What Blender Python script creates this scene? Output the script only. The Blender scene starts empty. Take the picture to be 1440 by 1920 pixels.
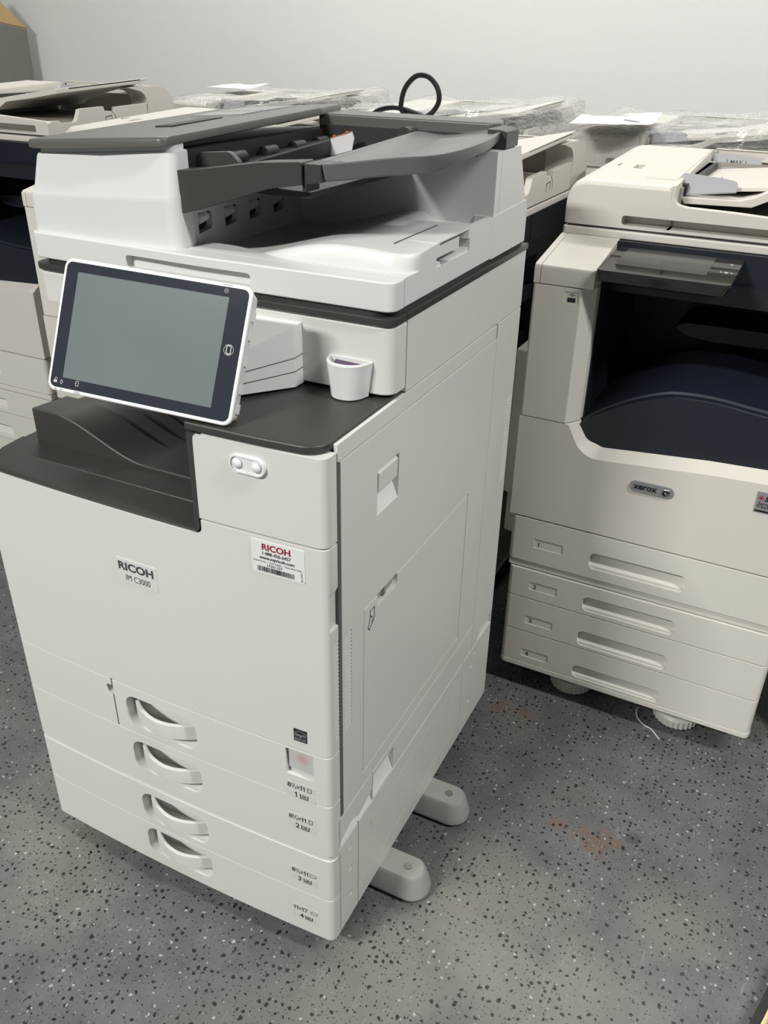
import bpy, bmesh, math, random
from mathutils import Vector, Matrix, noise

random.seed(7)
scn = bpy.context.scene
COL = scn.collection
PI = math.pi

# ------------------------------------------------------------------ helpers
def link(o):
    COL.objects.link(o)
    return o

def thing(name, label, cat, loc=(0, 0, 0), rotz=0.0, group=None):
    o = bpy.data.objects.new(name, None)
    o.empty_display_size = 0.1
    link(o)
    o.location = loc
    o.rotation_euler = (0, 0, rotz)
    o['label'] = label
    o['category'] = cat
    if group:
        o['group'] = group
    return o

def tag(o, label, cat, group=None, kind=None):
    o['label'] = label
    o['category'] = cat
    if group:
        o['group'] = group
    if kind:
        o['kind'] = kind
    return o

def part(name, bm, mat, parent=None, label=None, sharp=32):
    bmesh.ops.recalc_face_normals(bm, faces=bm.faces[:])
    me = bpy.data.meshes.new(name)
    bm.to_mesh(me)
    bm.free()
    if len(me.polygons):
        me.shade_smooth()
        me.set_sharp_from_angle(angle=math.radians(sharp))
    o = bpy.data.objects.new(name, me)
    link(o)
    if mat:
        for m in (mat if isinstance(mat, (list, tuple)) else [mat]):
            me.materials.append(m)
    if parent:
        o.parent = parent
    if label:
        o['label'] = label
    return o

def NB():
    return bmesh.new()

def bevel_geom(bm, faces, w, seg=2, ang=28):
    if w <= 0:
        return
    es = set()
    for f in faces:
        for e in f.edges:
            if len(e.link_faces) == 2 and e.calc_face_angle(0) > math.radians(ang):
                es.add(e)
    if es:
        bmesh.ops.bevel(bm, geom=list(es), offset=w, segments=seg, profile=0.5,
                        affect='EDGES', clamp_overlap=True)

def prism(bm, pts, axis, lo, hi, bev=0.0, seg=2, ang=28):
    """polygon extruded along axis: z:(x,y)  y:(x,z)  x:(y,z)"""
    def P(p, t):
        if axis == 'z':
            return (p[0], p[1], t)
        if axis == 'y':
            return (p[0], t, p[1])
        return (t, p[0], p[1])
    a = [bm.verts.new(P(p, lo)) for p in pts]
    b = [bm.verts.new(P(p, hi)) for p in pts]
    fs = [bm.faces.new(a), bm.faces.new(b[::-1])]
    n = len(pts)
    for i in range(n):
        fs.append(bm.faces.new((a[i], b[i], b[(i + 1) % n], a[(i + 1) % n])))
    bmesh.ops.recalc_face_normals(bm, faces=fs)
    bevel_geom(bm, fs, bev, seg, ang)
    return fs

def box(bm, x0, x1, y0, y1, z0, z1, bev=0.0, seg=2):
    return prism(bm, [(x0, y0), (x1, y0), (x1, y1), (x0, y1)], 'z', z0, z1, bev, seg)

def fillet(pts, r, n=6):
    """round the corners of a polygon; r scalar or list"""
    out = []
    N = len(pts)
    for i, p in enumerate(pts):
        rr = r[i] if isinstance(r, (list, tuple)) else r
        p = Vector(p); a = Vector(pts[i - 1]); b = Vector(pts[(i + 1) % N])
        if rr <= 0:
            out.append(tuple(p)); continue
        u = (a - p).normalized(); v = (b - p).normalized()
        c = max(-1, min(1, u.dot(v)))
        th = math.acos(c)
        if th > PI - 0.02:
            out.append(tuple(p)); continue
        d = rr / math.tan(th / 2)
        d = min(d, (a - p).length * 0.49, (b - p).length * 0.49)
        q = d * math.tan(th / 2)
        ctr = p + (u + v).normalized() * (q / math.sin(th / 2))
        s = p + u * d; e = p + v * d
        a0 = math.atan2(s.y - ctr.y, s.x - ctr.x)
        a1 = math.atan2(e.y - ctr.y, e.x - ctr.x)
        da = (a1 - a0 + PI) % (2 * PI) - PI
        for k in range(n + 1):
            t = a0 + da * k / n
            out.append((ctr.x + q * math.cos(t), ctr.y + q * math.sin(t)))
    return out

def rrect(x0, x1, y0, y1, r, n=6):
    return fillet([(x0, y0), (x1, y0), (x1, y1), (x0, y1)], r, n)

def cyl(bm, p0, p1, r0, r1=None, n=20, caps=True):
    r1 = r0 if r1 is None else r1
    p0 = Vector(p0); p1 = Vector(p1)
    d = (p1 - p0).normalized()
    u = d.orthogonal().normalized(); v = d.cross(u)
    A = [bm.verts.new(p0 + (u * math.cos(2 * PI * i / n) + v * math.sin(2 * PI * i / n)) * r0) for i in range(n)]
    B = [bm.verts.new(p1 + (u * math.cos(2 * PI * i / n) + v * math.sin(2 * PI * i / n)) * r1) for i in range(n)]
    for i in range(n):
        bm.faces.new((A[i], A[(i + 1) % n], B[(i + 1) % n], B[i]))
    if caps:
        bm.faces.new(A[::-1]); bm.faces.new(B)

def tube(bm, pts, r, n=10):
    pts = [Vector(p) for p in pts]
    prev = None; u = None
    rings = []
    for i, p in enumerate(pts):
        d = (pts[min(i + 1, len(pts) - 1)] - pts[max(i - 1, 0)]).normalized()
        if u is None:
            u = d.orthogonal().normalized()
        u = (u - d * u.dot(d)).normalized()
        v = d.cross(u)
        rings.append([bm.verts.new(p + (u * math.cos(2 * PI * k / n) + v * math.sin(2 * PI * k / n)) * r) for k in range(n)])
    for a, b in zip(rings, rings[1:]):
        for k in range(n):
            bm.faces.new((a[k], a[(k + 1) % n], b[(k + 1) % n], b[k]))
    bm.faces.new(rings[0][::-1]); bm.faces.new(rings[-1])

def spline(ctrl, n=10):
    ctrl = [Vector(c) for c in ctrl]
    out = []
    P = [ctrl[0] * 2 - ctrl[1]] + ctrl + [ctrl[-1] * 2 - ctrl[-2]]
    for i in range(1, len(P) - 2):
        for k in range(n):
            t = k / n
            a, b, c, d = P[i - 1], P[i], P[i + 1], P[i + 2]
            out.append(0.5 * ((2 * b) + (c - a) * t + (2 * a - 5 * b + 4 * c - d) * t * t + (3 * b - a - 3 * c + d) * t ** 3))
    out.append(ctrl[-1])
    return out

def loft(bm, sections, closed=True, caps=True):
    """sections: list of equal-length point lists"""
    R = [[bm.verts.new(p) for p in s] for s in sections]
    n = len(R[0])
    for a, b in zip(R, R[1:]):
        for k in range(n if closed else n - 1):
            bm.faces.new((a[k], a[(k + 1) % n], b[(k + 1) % n], b[k]))
    if caps:
        bm.faces.new(R[0][::-1]); bm.faces.new(R[-1])

def solid_grid(bm, xs, ys, f, zb):
    """height field with side walls and a bottom at zb"""
    T = [[bm.verts.new((x, y, f(x, y))) for y in ys] for x in xs]
    B = [[bm.verts.new((x, y, zb)) for y in ys] for x in xs]
    nx, ny = len(xs), len(ys)
    for i in range(nx - 1):
        for j in range(ny - 1):
            bm.faces.new((T[i][j], T[i + 1][j], T[i + 1][j + 1], T[i][j + 1]))
            bm.faces.new((B[i][j], B[i][j + 1], B[i + 1][j + 1], B[i + 1][j]))
    for i in range(nx - 1):
        bm.faces.new((T[i][0], B[i][0], B[i + 1][0], T[i + 1][0]))
        bm.faces.new((T[i][-1], T[i + 1][-1], B[i + 1][-1], B[i][-1]))
    for j in range(ny - 1):
        bm.faces.new((T[0][j], T[0][j + 1], B[0][j + 1], B[0][j]))
        bm.faces.new((T[-1][j], B[-1][j], B[-1][j + 1], T[-1][j + 1]))

def cut(o, bm, sharp=32):
    """boolean-subtract the geometry in bm from object o"""
    bmesh.ops.recalc_face_normals(bm, faces=bm.faces[:])
    me = bpy.data.meshes.new('cutter')
    bm.to_mesh(me); bm.free()
    c = bpy.data.objects.new('cutter', me)
    link(c)
    c.parent = o.parent
    md = o.modifiers.new('cut', 'BOOLEAN')
    md.operation = 'DIFFERENCE'; md.solver = 'EXACT'; md.use_self = True; md.object = c
    bpy.context.view_layer.update()
    dg = bpy.context.evaluated_depsgraph_get()
    new = bpy.data.meshes.new_from_object(o.evaluated_get(dg))
    old = o.data
    o.modifiers.clear()
    o.data = new
    new.name = o.name
    bpy.data.objects.remove(c); bpy.data.meshes.remove(me); bpy.data.meshes.remove(old)
    if len(new.polygons):
        new.shade_smooth()
        new.set_sharp_from_angle(angle=math.radians(sharp))
    return o

def glyphs(body, w=None, h=None, weight=0.0, shear=0.0, ext=0.0002, align='LEFT'):
    """text as a bmesh in the (x,y) plane, lower-left at the origin, fitted to w and/or h"""
    cu = bpy.data.curves.new('t', 'FONT')
    cu.body = body; cu.size = 1.0; cu.extrude = 0.0; cu.offset = weight; cu.shear = shear
    cu.resolution_u = 3
    o = bpy.data.objects.new('t', cu); link(o)
    bpy.context.view_layer.update()
    dg = bpy.context.evaluated_depsgraph_get()
    me = bpy.data.meshes.new_from_object(o.evaluated_get(dg))
    bpy.data.objects.remove(o); bpy.data.curves.remove(cu)
    bm = NB(); bm.from_mesh(me); bpy.data.meshes.remove(me)
    xs = [v.co.x for v in bm.verts]; ys = [v.co.y for v in bm.verts]
    x0, x1, y0, y1 = min(xs), max(xs), min(ys), max(ys)
    sx = w / (x1 - x0) if w else h / (y1 - y0)
    sy = h / (y1 - y0) if h else sx
    for v in bm.verts:
        v.co = Vector(((v.co.x - x0) * sx, (v.co.y - y0) * sy, 0))
    return bm

def absorb(dst, src, M):
    """add src bmesh into dst transformed by M"""
    mp = {}
    for v in src.verts:
        mp[v] = dst.verts.new(M @ v.co)
    for f in src.faces:
        try:
            dst.faces.new([mp[v] for v in f.verts])
        except ValueError:
            pass
    src.free()

def stroke(bm, pts, w, closed=False):
    """flat line drawing in the (x,y) plane"""
    pts = [Vector((p[0], p[1])) for p in pts]
    n = len(pts)
    for i in range(n if closed else n - 1):
        a, b = pts[i], pts[(i + 1) % n]
        d = (b - a).normalized(); m = Vector((-d.y, d.x)) * w / 2
        a2, b2 = a - d * w / 2, b + d * w / 2
        bm.faces.new([bm.verts.new((q.x, q.y, 0)) for q in (a2 - m, b2 - m, b2 + m, a2 + m)])

def polyf(bm, pts):
    bm.faces.new([bm.verts.new((p[0], p[1], 0)) for p in pts])

# plane -> world matrices for decals
def M_front(x, y, z):
    return Matrix(((1, 0, 0, x), (0, 0, -1, y), (0, 1, 0, z), (0, 0, 0, 1)))
def M_right(x, y, z):
    return Matrix(((0, 0, 1, x), (1, 0, 0, y), (0, 1, 0, z), (0, 0, 0, 1)))

# ------------------------------------------------------------------ materials
def mat(name, rgb, rough=0.5, metal=0.0, bump=0.0, bscale=900.0, spec=0.5, var=0.0, vscale=6.0, coat=0.0):
    m = bpy.data.materials.new(name)
    m.use_nodes = True
    nt = m.node_tree
    b = nt.nodes['Principled BSDF']
    b.inputs['Base Color'].default_value = (*rgb, 1)
    b.inputs['Roughness'].default_value = rough
    b.inputs['Metallic'].default_value = metal
    b.inputs['Specular IOR Level'].default_value = spec
    b.inputs['Coat Weight'].default_value = coat
    tc = nt.nodes.new('ShaderNodeTexCoord')
    if bump > 0:
        n = nt.nodes.new('ShaderNodeTexNoise')
        n.inputs['Scale'].default_value = bscale
        n.inputs['Detail'].default_value = 1.0
        bp = nt.nodes.new('ShaderNodeBump')
        bp.inputs['Strength'].default_value = bump
        bp.inputs['Distance'].default_value = 0.001
        nt.links.new(tc.outputs['Object'], n.inputs['Vector'])
        nt.links.new(n.outputs['Fac'], bp.inputs['Height'])
        nt.links.new(bp.outputs['Normal'], b.inputs['Normal'])
    if var > 0:
        n = nt.nodes.new('ShaderNodeTexNoise')
        n.inputs['Scale'].default_value = vscale
        n.inputs['Detail'].default_value = 4.0
        mx = nt.nodes.new('ShaderNodeMix'); mx.data_type = 'RGBA'
        mx.inputs['A'].default_value = (*[c * (1 - var) for c in rgb], 1)
        mx.inputs['B'].default_value = (*[min(1, c * (1 + var)) for c in rgb], 1)
        nt.links.new(tc.outputs['Object'], n.inputs['Vector'])
        nt.links.new(n.outputs['Fac'], mx.inputs['Factor'])
        nt.links.new(mx.outputs['Result'], b.inputs['Base Color'])
    return m

M = {}
M['white'] = mat('warm_white_plastic', (0.64, 0.645, 0.615), 0.42, bump=0.05, var=0.012)
M['white_lt'] = mat('bright_white_plastic', (0.74, 0.75, 0.74), 0.4, bump=0.04)
M['feeder_white'] = mat('cool_white_plastic', (0.66, 0.675, 0.66), 0.42, bump=0.05)
M['frame'] = mat('shadow_gap_frame', (0.10, 0.10, 0.095), 0.7)  # dark base colour puts shade into the gaps between panels
M['dark'] = mat('charcoal_plastic', (0.042, 0.040, 0.035), 0.42, bump=0.12, bscale=1400, var=0.05)
M['lid'] = mat('charcoal_painted_reflection', (0.105, 0.101, 0.092), 0.34, bump=0.10, bscale=1400)  # same charcoal, lightened to stand in for grazing reflection of the wall
M['dark2'] = mat('charcoal_trim', (0.042, 0.039, 0.035), 0.35)
M['wing'] = mat('slate_smooth_plastic', (0.13, 0.13, 0.128), 0.32)
M['pit'] = mat('black_plastic', (0.02, 0.02, 0.02), 0.5)
M['screen'] = mat('screen_painted_reflection', (0.150, 0.176, 0.182), 0.13, var=0.10, vscale=9, spec=0.3)  # grey base colour stands in for the reflected room
M['bezel'] = mat('bezel_glass', (0.030, 0.034, 0.045), 0.10, spec=0.22)
M['icon'] = mat('icon_grey', (0.42, 0.43, 0.45), 0.5)
M['ink'] = mat('black_ink', (0.012, 0.012, 0.014), 0.5)
M['inkgrey'] = mat('grey_ink', (0.055, 0.055, 0.06), 0.5)
M['red'] = mat('red_ink', (0.30, 0.008, 0.03), 0.5)
M['sticker'] = mat('white_sticker', (0.74, 0.75, 0.74), 0.35)
M['label'] = mat('label_strip', (0.60, 0.605, 0.575), 0.4)
M['footgrey'] = mat('foot_grey_plastic', (0.35, 0.342, 0.325), 0.5, bump=0.1, var=0.10, vscale=30)
M['rubber'] = mat('black_rubber', (0.015, 0.015, 0.015), 0.7)
M['metal'] = mat('steel', (0.45, 0.44, 0.42), 0.3, 1.0)
M['cream'] = mat('cream_plastic', (0.66, 0.635, 0.575), 0.42, bump=0.05, var=0.015)
M['cream2'] = mat('grey_cream_plastic', (0.67, 0.655, 0.595), 0.42, bump=0.05, var=0.015)
M['navy'] = mat('navy_plastic', (0.0085, 0.0125, 0.021), 0.42, bump=0.08, bscale=1400)
M['navy_in'] = mat('dark_navy_plastic', (0.009, 0.011, 0.017), 0.45)
M['guide'] = mat('lavender_grey_plastic', (0.38, 0.38, 0.41), 0.45)
M['shade'] = mat('painted_shade_plastic', (0.33, 0.31, 0.27), 0.5)  # darker beige, shade of slots and insides put into the colour
M['glass'] = mat('dark_display_glass', (0.018, 0.018, 0.018), 0.08)
M['display'] = mat('grey_display', (0.062, 0.063, 0.062), 0.18, var=0.2, vscale=30)
M['badge'] = mat('brushed_badge', (0.36, 0.37, 0.39), 0.35, 0.6)
M['paper'] = mat('paper', (0.68, 0.68, 0.68), 0.7)
M['board'] = mat('cardboard', (0.36, 0.25, 0.12), 0.85, var=0.10, vscale=14)
M['board_shade'] = mat('shaded_cardboard', (0.17, 0.165, 0.145), 0.85, var=0.08, vscale=10)  # cardboard in shadow, the shade mixed into its grey
M['cablem'] = mat('cable_black', (0.012, 0.012, 0.012), 0.32)
M['purple'] = mat('purple_foam', (0.10, 0.06, 0.11), 0.9, bump=0.4, bscale=400)
M['orange'] = mat('orange_ink', (0.55, 0.16, 0.07), 0.5)
M['brass'] = mat('brass', (0.70, 0.62, 0.36), 0.3, 0.9)
M['blackpaint'] = mat('black_paint', (0.012, 0.012, 0.013), 0.4)
M['thread'] = mat('white_thread', (0.62, 0.61, 0.58), 0.8)

def window_mat():
    m = mat('frosted_window', (0.50, 0.495, 0.485), 0.25)
    nt = m.node_tree; b = nt.nodes['Principled BSDF']
    g = nt.nodes.new('ShaderNodeNewGeometry')
    d = nt.nodes.new('ShaderNodeVectorMath'); d.operation = 'DISTANCE'
    d.inputs[1].default_value = (-0.047, 0.002, 0.428)
    mr = nt.nodes.new('ShaderNodeMapRange')
    mr.inputs['From Min'].default_value = 0.003; mr.inputs['From Max'].default_value = 0.013
    mr.inputs['To Min'].default_value = 1; mr.inputs['To Max'].default_value = 0
    mx = nt.nodes.new('ShaderNodeMix'); mx.data_type = 'RGBA'
    mx.inputs['A'].default_value = (0.50, 0.495, 0.485, 1); mx.inputs['B'].default_value = (0.52, 0.34, 0.33, 1)
    nt.links.new(g.outputs['Position'], d.inputs[0])
    nt.links.new(d.outputs['Value'], mr.inputs['Value'])
    nt.links.new(mr.outputs['Result'], mx.inputs['Factor'])
    nt.links.new(mx.outputs['Result'], b.inputs['Base Color'])
    return m
M['window'] = window_mat()

def film_mat():
    m = bpy.data.materials.new('stretch_film')
    m.use_nodes = True
    nt = m.node_tree
    nt.nodes.remove(nt.nodes['Principled BSDF'])
    out = nt.nodes['Material Output']
    tc = nt.nodes.new('ShaderNodeTexCoord')
    mp = nt.nodes.new('ShaderNodeMapping')
    mp.inputs['Scale'].default_value = (1.0, 0.6, 2.2)
    nz = nt.nodes.new('ShaderNodeTexNoise'); nz.inputs['Scale'].default_value = 16; nz.inputs['Detail'].default_value = 5
    nz.inputs['Roughness'].default_value = 0.6
    nz2 = nt.nodes.new('ShaderNodeTexNoise'); nz2.inputs['Scale'].default_value = 60; nz2.inputs['Detail'].default_value = 3
    ad = nt.nodes.new('ShaderNodeMath'); ad.operation = 'ADD'
    ml = nt.nodes.new('ShaderNodeMath'); ml.operation = 'MULTIPLY'; ml.inputs[1].default_value = 0.35
    bp = nt.nodes.new('ShaderNodeBump'); bp.inputs['Strength'].default_value = 1.0; bp.inputs['Distance'].default_value = 0.03
    tr = nt.nodes.new('ShaderNodeBsdfTransparent'); tr.inputs['Color'].default_value = (0.96, 0.96, 0.96, 1)
    gl = nt.nodes.new('ShaderNodeBsdfGlossy'); gl.inputs['Roughness'].default_value = 0.06
    df = nt.nodes.new('ShaderNodeBsdfDiffuse'); df.inputs['Color'].default_value = (0.93, 0.93, 0.91, 1)
    mg = nt.nodes.new('ShaderNodeMixShader'); mg.inputs['Fac'].default_value = 0.40
    lw = nt.nodes.new('ShaderNodeLayerWeight'); lw.inputs['Blend'].default_value = 0.25
    mr = nt.nodes.new('ShaderNodeMapRange')
    mr.inputs['From Min'].default_value = 0.0; mr.inputs['From Max'].default_value = 1.0
    mr.inputs['To Min'].default_value = 0.14; mr.inputs['To Max'].default_value = 0.60
    mx = nt.nodes.new('ShaderNodeMixShader')
    L = nt.links.new
    L(tc.outputs['Object'], mp.inputs['Vector'])
    L(mp.outputs['Vector'], nz.inputs['Vector']); L(mp.outputs['Vector'], nz2.inputs['Vector'])
    L(nz2.outputs['Fac'], ml.inputs[0]); L(nz.outputs['Fac'], ad.inputs[0]); L(ml.outputs[0], ad.inputs[1])
    L(ad.outputs[0], bp.inputs['Height'])
    L(bp.outputs['Normal'], gl.inputs['Normal']); L(bp.outputs['Normal'], df.inputs['Normal']); L(bp.outputs['Normal'], lw.inputs['Normal'])
    L(df.outputs[0], mg.inputs[1]); L(gl.outputs[0], mg.inputs[2])
    L(lw.outputs['Facing'], mr.inputs['Value']); L(mr.outputs['Result'], mx.inputs['Fac'])
    L(tr.outputs[0], mx.inputs[1]); L(mg.outputs[0], mx.inputs[2])
    L(mx.outputs[0], out.inputs['Surface'])
    return m
M['film'] = film_mat()

def wall_mat():
    m = mat('painted_drywall', (0.86, 0.855, 0.84), 0.75, bump=0.25, bscale=120, var=0.02, vscale=1.2)
    return m
M['wall'] = wall_mat()

def floor_mat():
    m = bpy.data.materials.new('speckled_epoxy')
    m.use_nodes = True
    nt = m.node_tree; L = nt.links.new
    b = nt.nodes['Principled BSDF']
    b.inputs['Roughness'].default_value = 0.42
    g = nt.nodes.new('ShaderNodeNewGeometry')
    def noise_tex(scale, detail=3, rough=0.5):
        n = nt.nodes.new('ShaderNodeTexNoise')
        n.inputs['Scale'].default_value = scale; n.inputs['Detail'].default_value = detail; n.inputs['Roughness'].default_value = rough
        L(g.outputs['Position'], n.inputs['Vector'])
        return n
    def ramp(sock, a, bb, lo=0.0, hi=1.0):
        r = nt.nodes.new('ShaderNodeMapRange'); r.interpolation_type = 'SMOOTHSTEP'
        r.inputs['From Min'].default_value = a; r.inputs['From Max'].default_value = bb
        r.inputs['To Min'].default_value = lo; r.inputs['To Max'].default_value = hi
        L(sock, r.inputs['Value'])
        return r.outputs['Result']
    def math2(op, a, c):
        n = nt.nodes.new('ShaderNodeMath'); n.operation = op
        for i, s in enumerate((a, c)):
            if isinstance(s, (int, float)):
                n.inputs[i].default_value = s
            else:
                L(s, n.inputs[i])
        return n.outputs[0]
    def mix(f, A, B):
        n = nt.nodes.new('ShaderNodeMix'); n.data_type = 'RGBA'
        if isinstance(f, (int, float)):
            n.inputs['Factor'].default_value = f
        else:
            L(f, n.inputs['Factor'])
        for k, s in (('A', A), ('B', B)):
            if isinstance(s, tuple):
                n.inputs[k].default_value = (*s, 1)
            else:
                L(s, n.inputs[k])
        return n.outputs['Result']
    # warped coordinate
    wn = nt.nodes.new('ShaderNodeTexNoise'); wn.inputs['Scale'].default_value = 130; wn.inputs['Detail'].default_value = 2
    L(g.outputs['Position'], wn.inputs['Vector'])
    vm = nt.nodes.new('ShaderNodeVectorMath'); vm.operation = 'MULTIPLY_ADD'
    vm.inputs[1].default_value = (0.008, 0.008, 0.0)
    L(wn.outputs['Color'], vm.inputs[0]); L(g.outputs['Position'], vm.inputs[2])
    def specks(scale, rmin, rmax, thresh, off):
        mp = nt.nodes.new('ShaderNodeMapping'); mp.inputs['Location'].default_value = off
        L(vm.outputs[0], mp.inputs['Vector'])
        v = nt.nodes.new('ShaderNodeTexVoronoi'); v.voronoi_dimensions = '2D'; v.inputs['Scale'].default_value = scale
        L(mp.outputs[0], v.inputs['Vector'])
        sp = nt.nodes.new('ShaderNodeSeparateColor'); L(v.outputs['Color'], sp.inputs['Color'])
        rad = ramp(sp.outputs['Red'], thresh, 1.0, rmin, rmax)
        keep = math2('GREATER_THAN', sp.outputs['Red'], thresh)
        ins = math2('LESS_THAN', v.outputs['Distance'], rad)
        return math2('MULTIPLY', ins, keep)
    big = noise_tex(2.1, 4).outputs['Fac']
    mid = noise_tex(11, 5, 0.6).outputs['Fac']
    base = mix(ramp(mid, 0.3, 0.7), (0.096, 0.099, 0.100), (0.132, 0.135, 0.135))
    base = mix(math2('MULTIPLY', ramp(big, 0.48, 0.66), 0.55), base, (0.155, 0.150, 0.132))
    # dusty and rusty marks with places of their own
    def blot(px, py, r, soft, nscale, amp):
        d = nt.nodes.new('ShaderNodeVectorMath'); d.operation = 'DISTANCE'
        d.inputs[1].default_value = (px, py, 0)
        L(g.outputs['Position'], d.inputs[0])
        nn = noise_tex(nscale, 4).outputs['Fac']
        dd = math2('ADD', d.outputs['Value'], math2('MULTIPLY', math2('SUBTRACT', nn, 0.5), amp))
        return ramp(dd, r, r + soft, 1.0, 0.0)
    for px, py, r in DUST:
        base = mix(math2('MULTIPLY', blot(px, py, r, 0.09, 8, 0.16), 0.50), base, (0.20, 0.192, 0.165))
    for px, py, r in RUST:
        base = mix(math2('MULTIPLY', blot(px, py, r, 0.012, 42, 0.050), 0.55), base, (0.155, 0.098, 0.070))
    for px, py, r in SMUDGE:
        base = mix(math2('MULTIPLY', blot(px, py, r, 0.010, 40, 0.03), 0.6), base, (0.05, 0.05, 0.052))
    # scratches
    sc = nt.nodes.new('ShaderNodeTexNoise'); sc.inputs['Scale'].default_value = 3.2; sc.inputs['Detail'].default_value = 3
    smp = nt.nodes.new('ShaderNodeMapping'); smp.inputs['Scale'].default_value = (4.5, 0.35, 1); smp.inputs['Rotation'].default_value = (0, 0, -0.3)
    L(g.outputs['Position'], smp.inputs['Vector']); L(smp.outputs[0], sc.inputs['Vector'])
    ln = math2('ABSOLUTE', math2('SUBTRACT', sc.outputs['Fac'], 0.5), 0)
    base = mix(math2('MULTIPLY', math2('MULTIPLY', ramp(ln, 0.0015, 0.004, 1, 0), ramp(mid, 0.5, 0.6)), 0.35), base, (0.28, 0.28, 0.27))
    c = mix(specks(150, 0.10, 0.23, 0.62, (0.3, 0.1, 0)), base, (0.055, 0.057, 0.06))
    c = mix(specks(84, 0.06, 0.27, 0.48, (1.7, 4.1, 0)), c, (0.018, 0.019, 0.021))
    c = mix(specks(66, 0.05, 0.16, 0.85, (7.3, 2.2, 0)), c, (0.36, 0.36, 0.36))
    c = mix(specks(105, 0.06, 0.17, 0.80, (3.9, 8.2, 0)), c, (0.22, 0.218, 0.21))
    L(c, b.inputs['Base Color'])
    bp = nt.nodes.new('ShaderNodeBump'); bp.inputs['Strength'].default_value = 0.15; bp.inputs['Distance'].default_value = 0.003
    L(mid, bp.inputs['Height']); L(bp.outputs['Normal'], b.inputs['Normal'])
    return m
DUST = [(0.159, 0.280, 0.03), (0.262, 0.245, 0.03), (0.40, 0.150, 0.035), (0.308, 0.085, 0.05), (0.131, 0.074, 0.07), (0.06, -0.03, 0.06), (0.20, 0.17, 0.05), (0.463, 0.309, 0.015), (-0.62, 0.06, 0.10), (-0.50, -0.10, 0.06)]
RUST = [(0.241, 0.441, 0.008), (0.292, 0.441, 0.014), (0.340, 0.448, 0.016), (0.322, 0.418, 0.012), (0.034, 0.703, 0.016), (0.089, 0.707, 0.010)]
SMUDGE = [(0.375, 0.475, 0.011)]
M['floor'] = floor_mat()

# ------------------------------------------------------------------ the setting
def struct(name, bm, m):
    o = part(name, bm, m)
    o['kind'] = 'structure'
    return o
bm = NB(); box(bm, -6, 5, -4, 2.95, -0.1, 0.0); struct('floor', bm, M['floor'])
bm = NB(); box(bm, -6, 5, 2.82, 2.95, 0.0, 3.4); struct('wall_back', bm, M['wall'])
bm = NB(); box(bm, -6, 5, -4, 2.95, 3.4, 3.5); struct('ceiling', bm, mat('ceiling_paint', (0.55, 0.55, 0.54), 0.9, bump=0.1))

# ------------------------------------------------------------------ THE COPIER IN FRONT
W, D = 0.587, 0.672
YB = 0.0255
def bow(x):
    t = (x + W / 2) / (W / 2)
    return -0.008 * (1 - t * t)
def plan(x0=-W, x1=0.0, r0=0.024, r1=0.025, off=0.0, yb=YB):
    pts = [(x0, yb)]
    n = 14
    xs = [x0 + (x1 - x0) * i / n for i in range(n + 1)]
    fr = [(x, bow(x) + off) for x in xs]
    pts = [(x0, yb)] + fr + [(x1, yb)]
    r = [0] * len(pts)
    # arc lengths near the corners
    if r0:
        pts = [p for p in pts if not (x0 + 1e-6 < p[0] < x0 + r0 * 1.4)]
    if r1:
        pts = [p for p in pts if not (x1 - r1 * 1.4 < p[0] < x1 - 1e-6)]
    r = [0] * len(pts)
    r[1] = r0; r[-2] = r1
    return fillet(pts, r, 8)

ric = thing('office_copier', 'white office copier with tilted touchscreen in front, charcoal trim and four paper drawers', 'copier', (0, 0, 0))

# inner body, seen only through the gaps
bm = NB()
box(bm, -0.583, -0.035, 0.042, D - 0.034, 0.062, 0.715)
box(bm, -0.183, -0.035, 0.042, D - 0.034, 0.752, 0.898)
box(bm, -0.583, -0.19, 0.463, D - 0.034, 0.715, 0.965)
part('inner_frame', bm, M['frame'], ric)
bm = NB()
prism(bm, [(-W, YB + .001), (-W + .004, YB + .001), (-W + .004, D), (-W, D)], 'z', 0.053, 0.765)
box(bm, -W, -0.0005, D - 0.004, D, 0.053, 0.90)
part('side_panel', bm, M['white'], ric)

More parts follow.
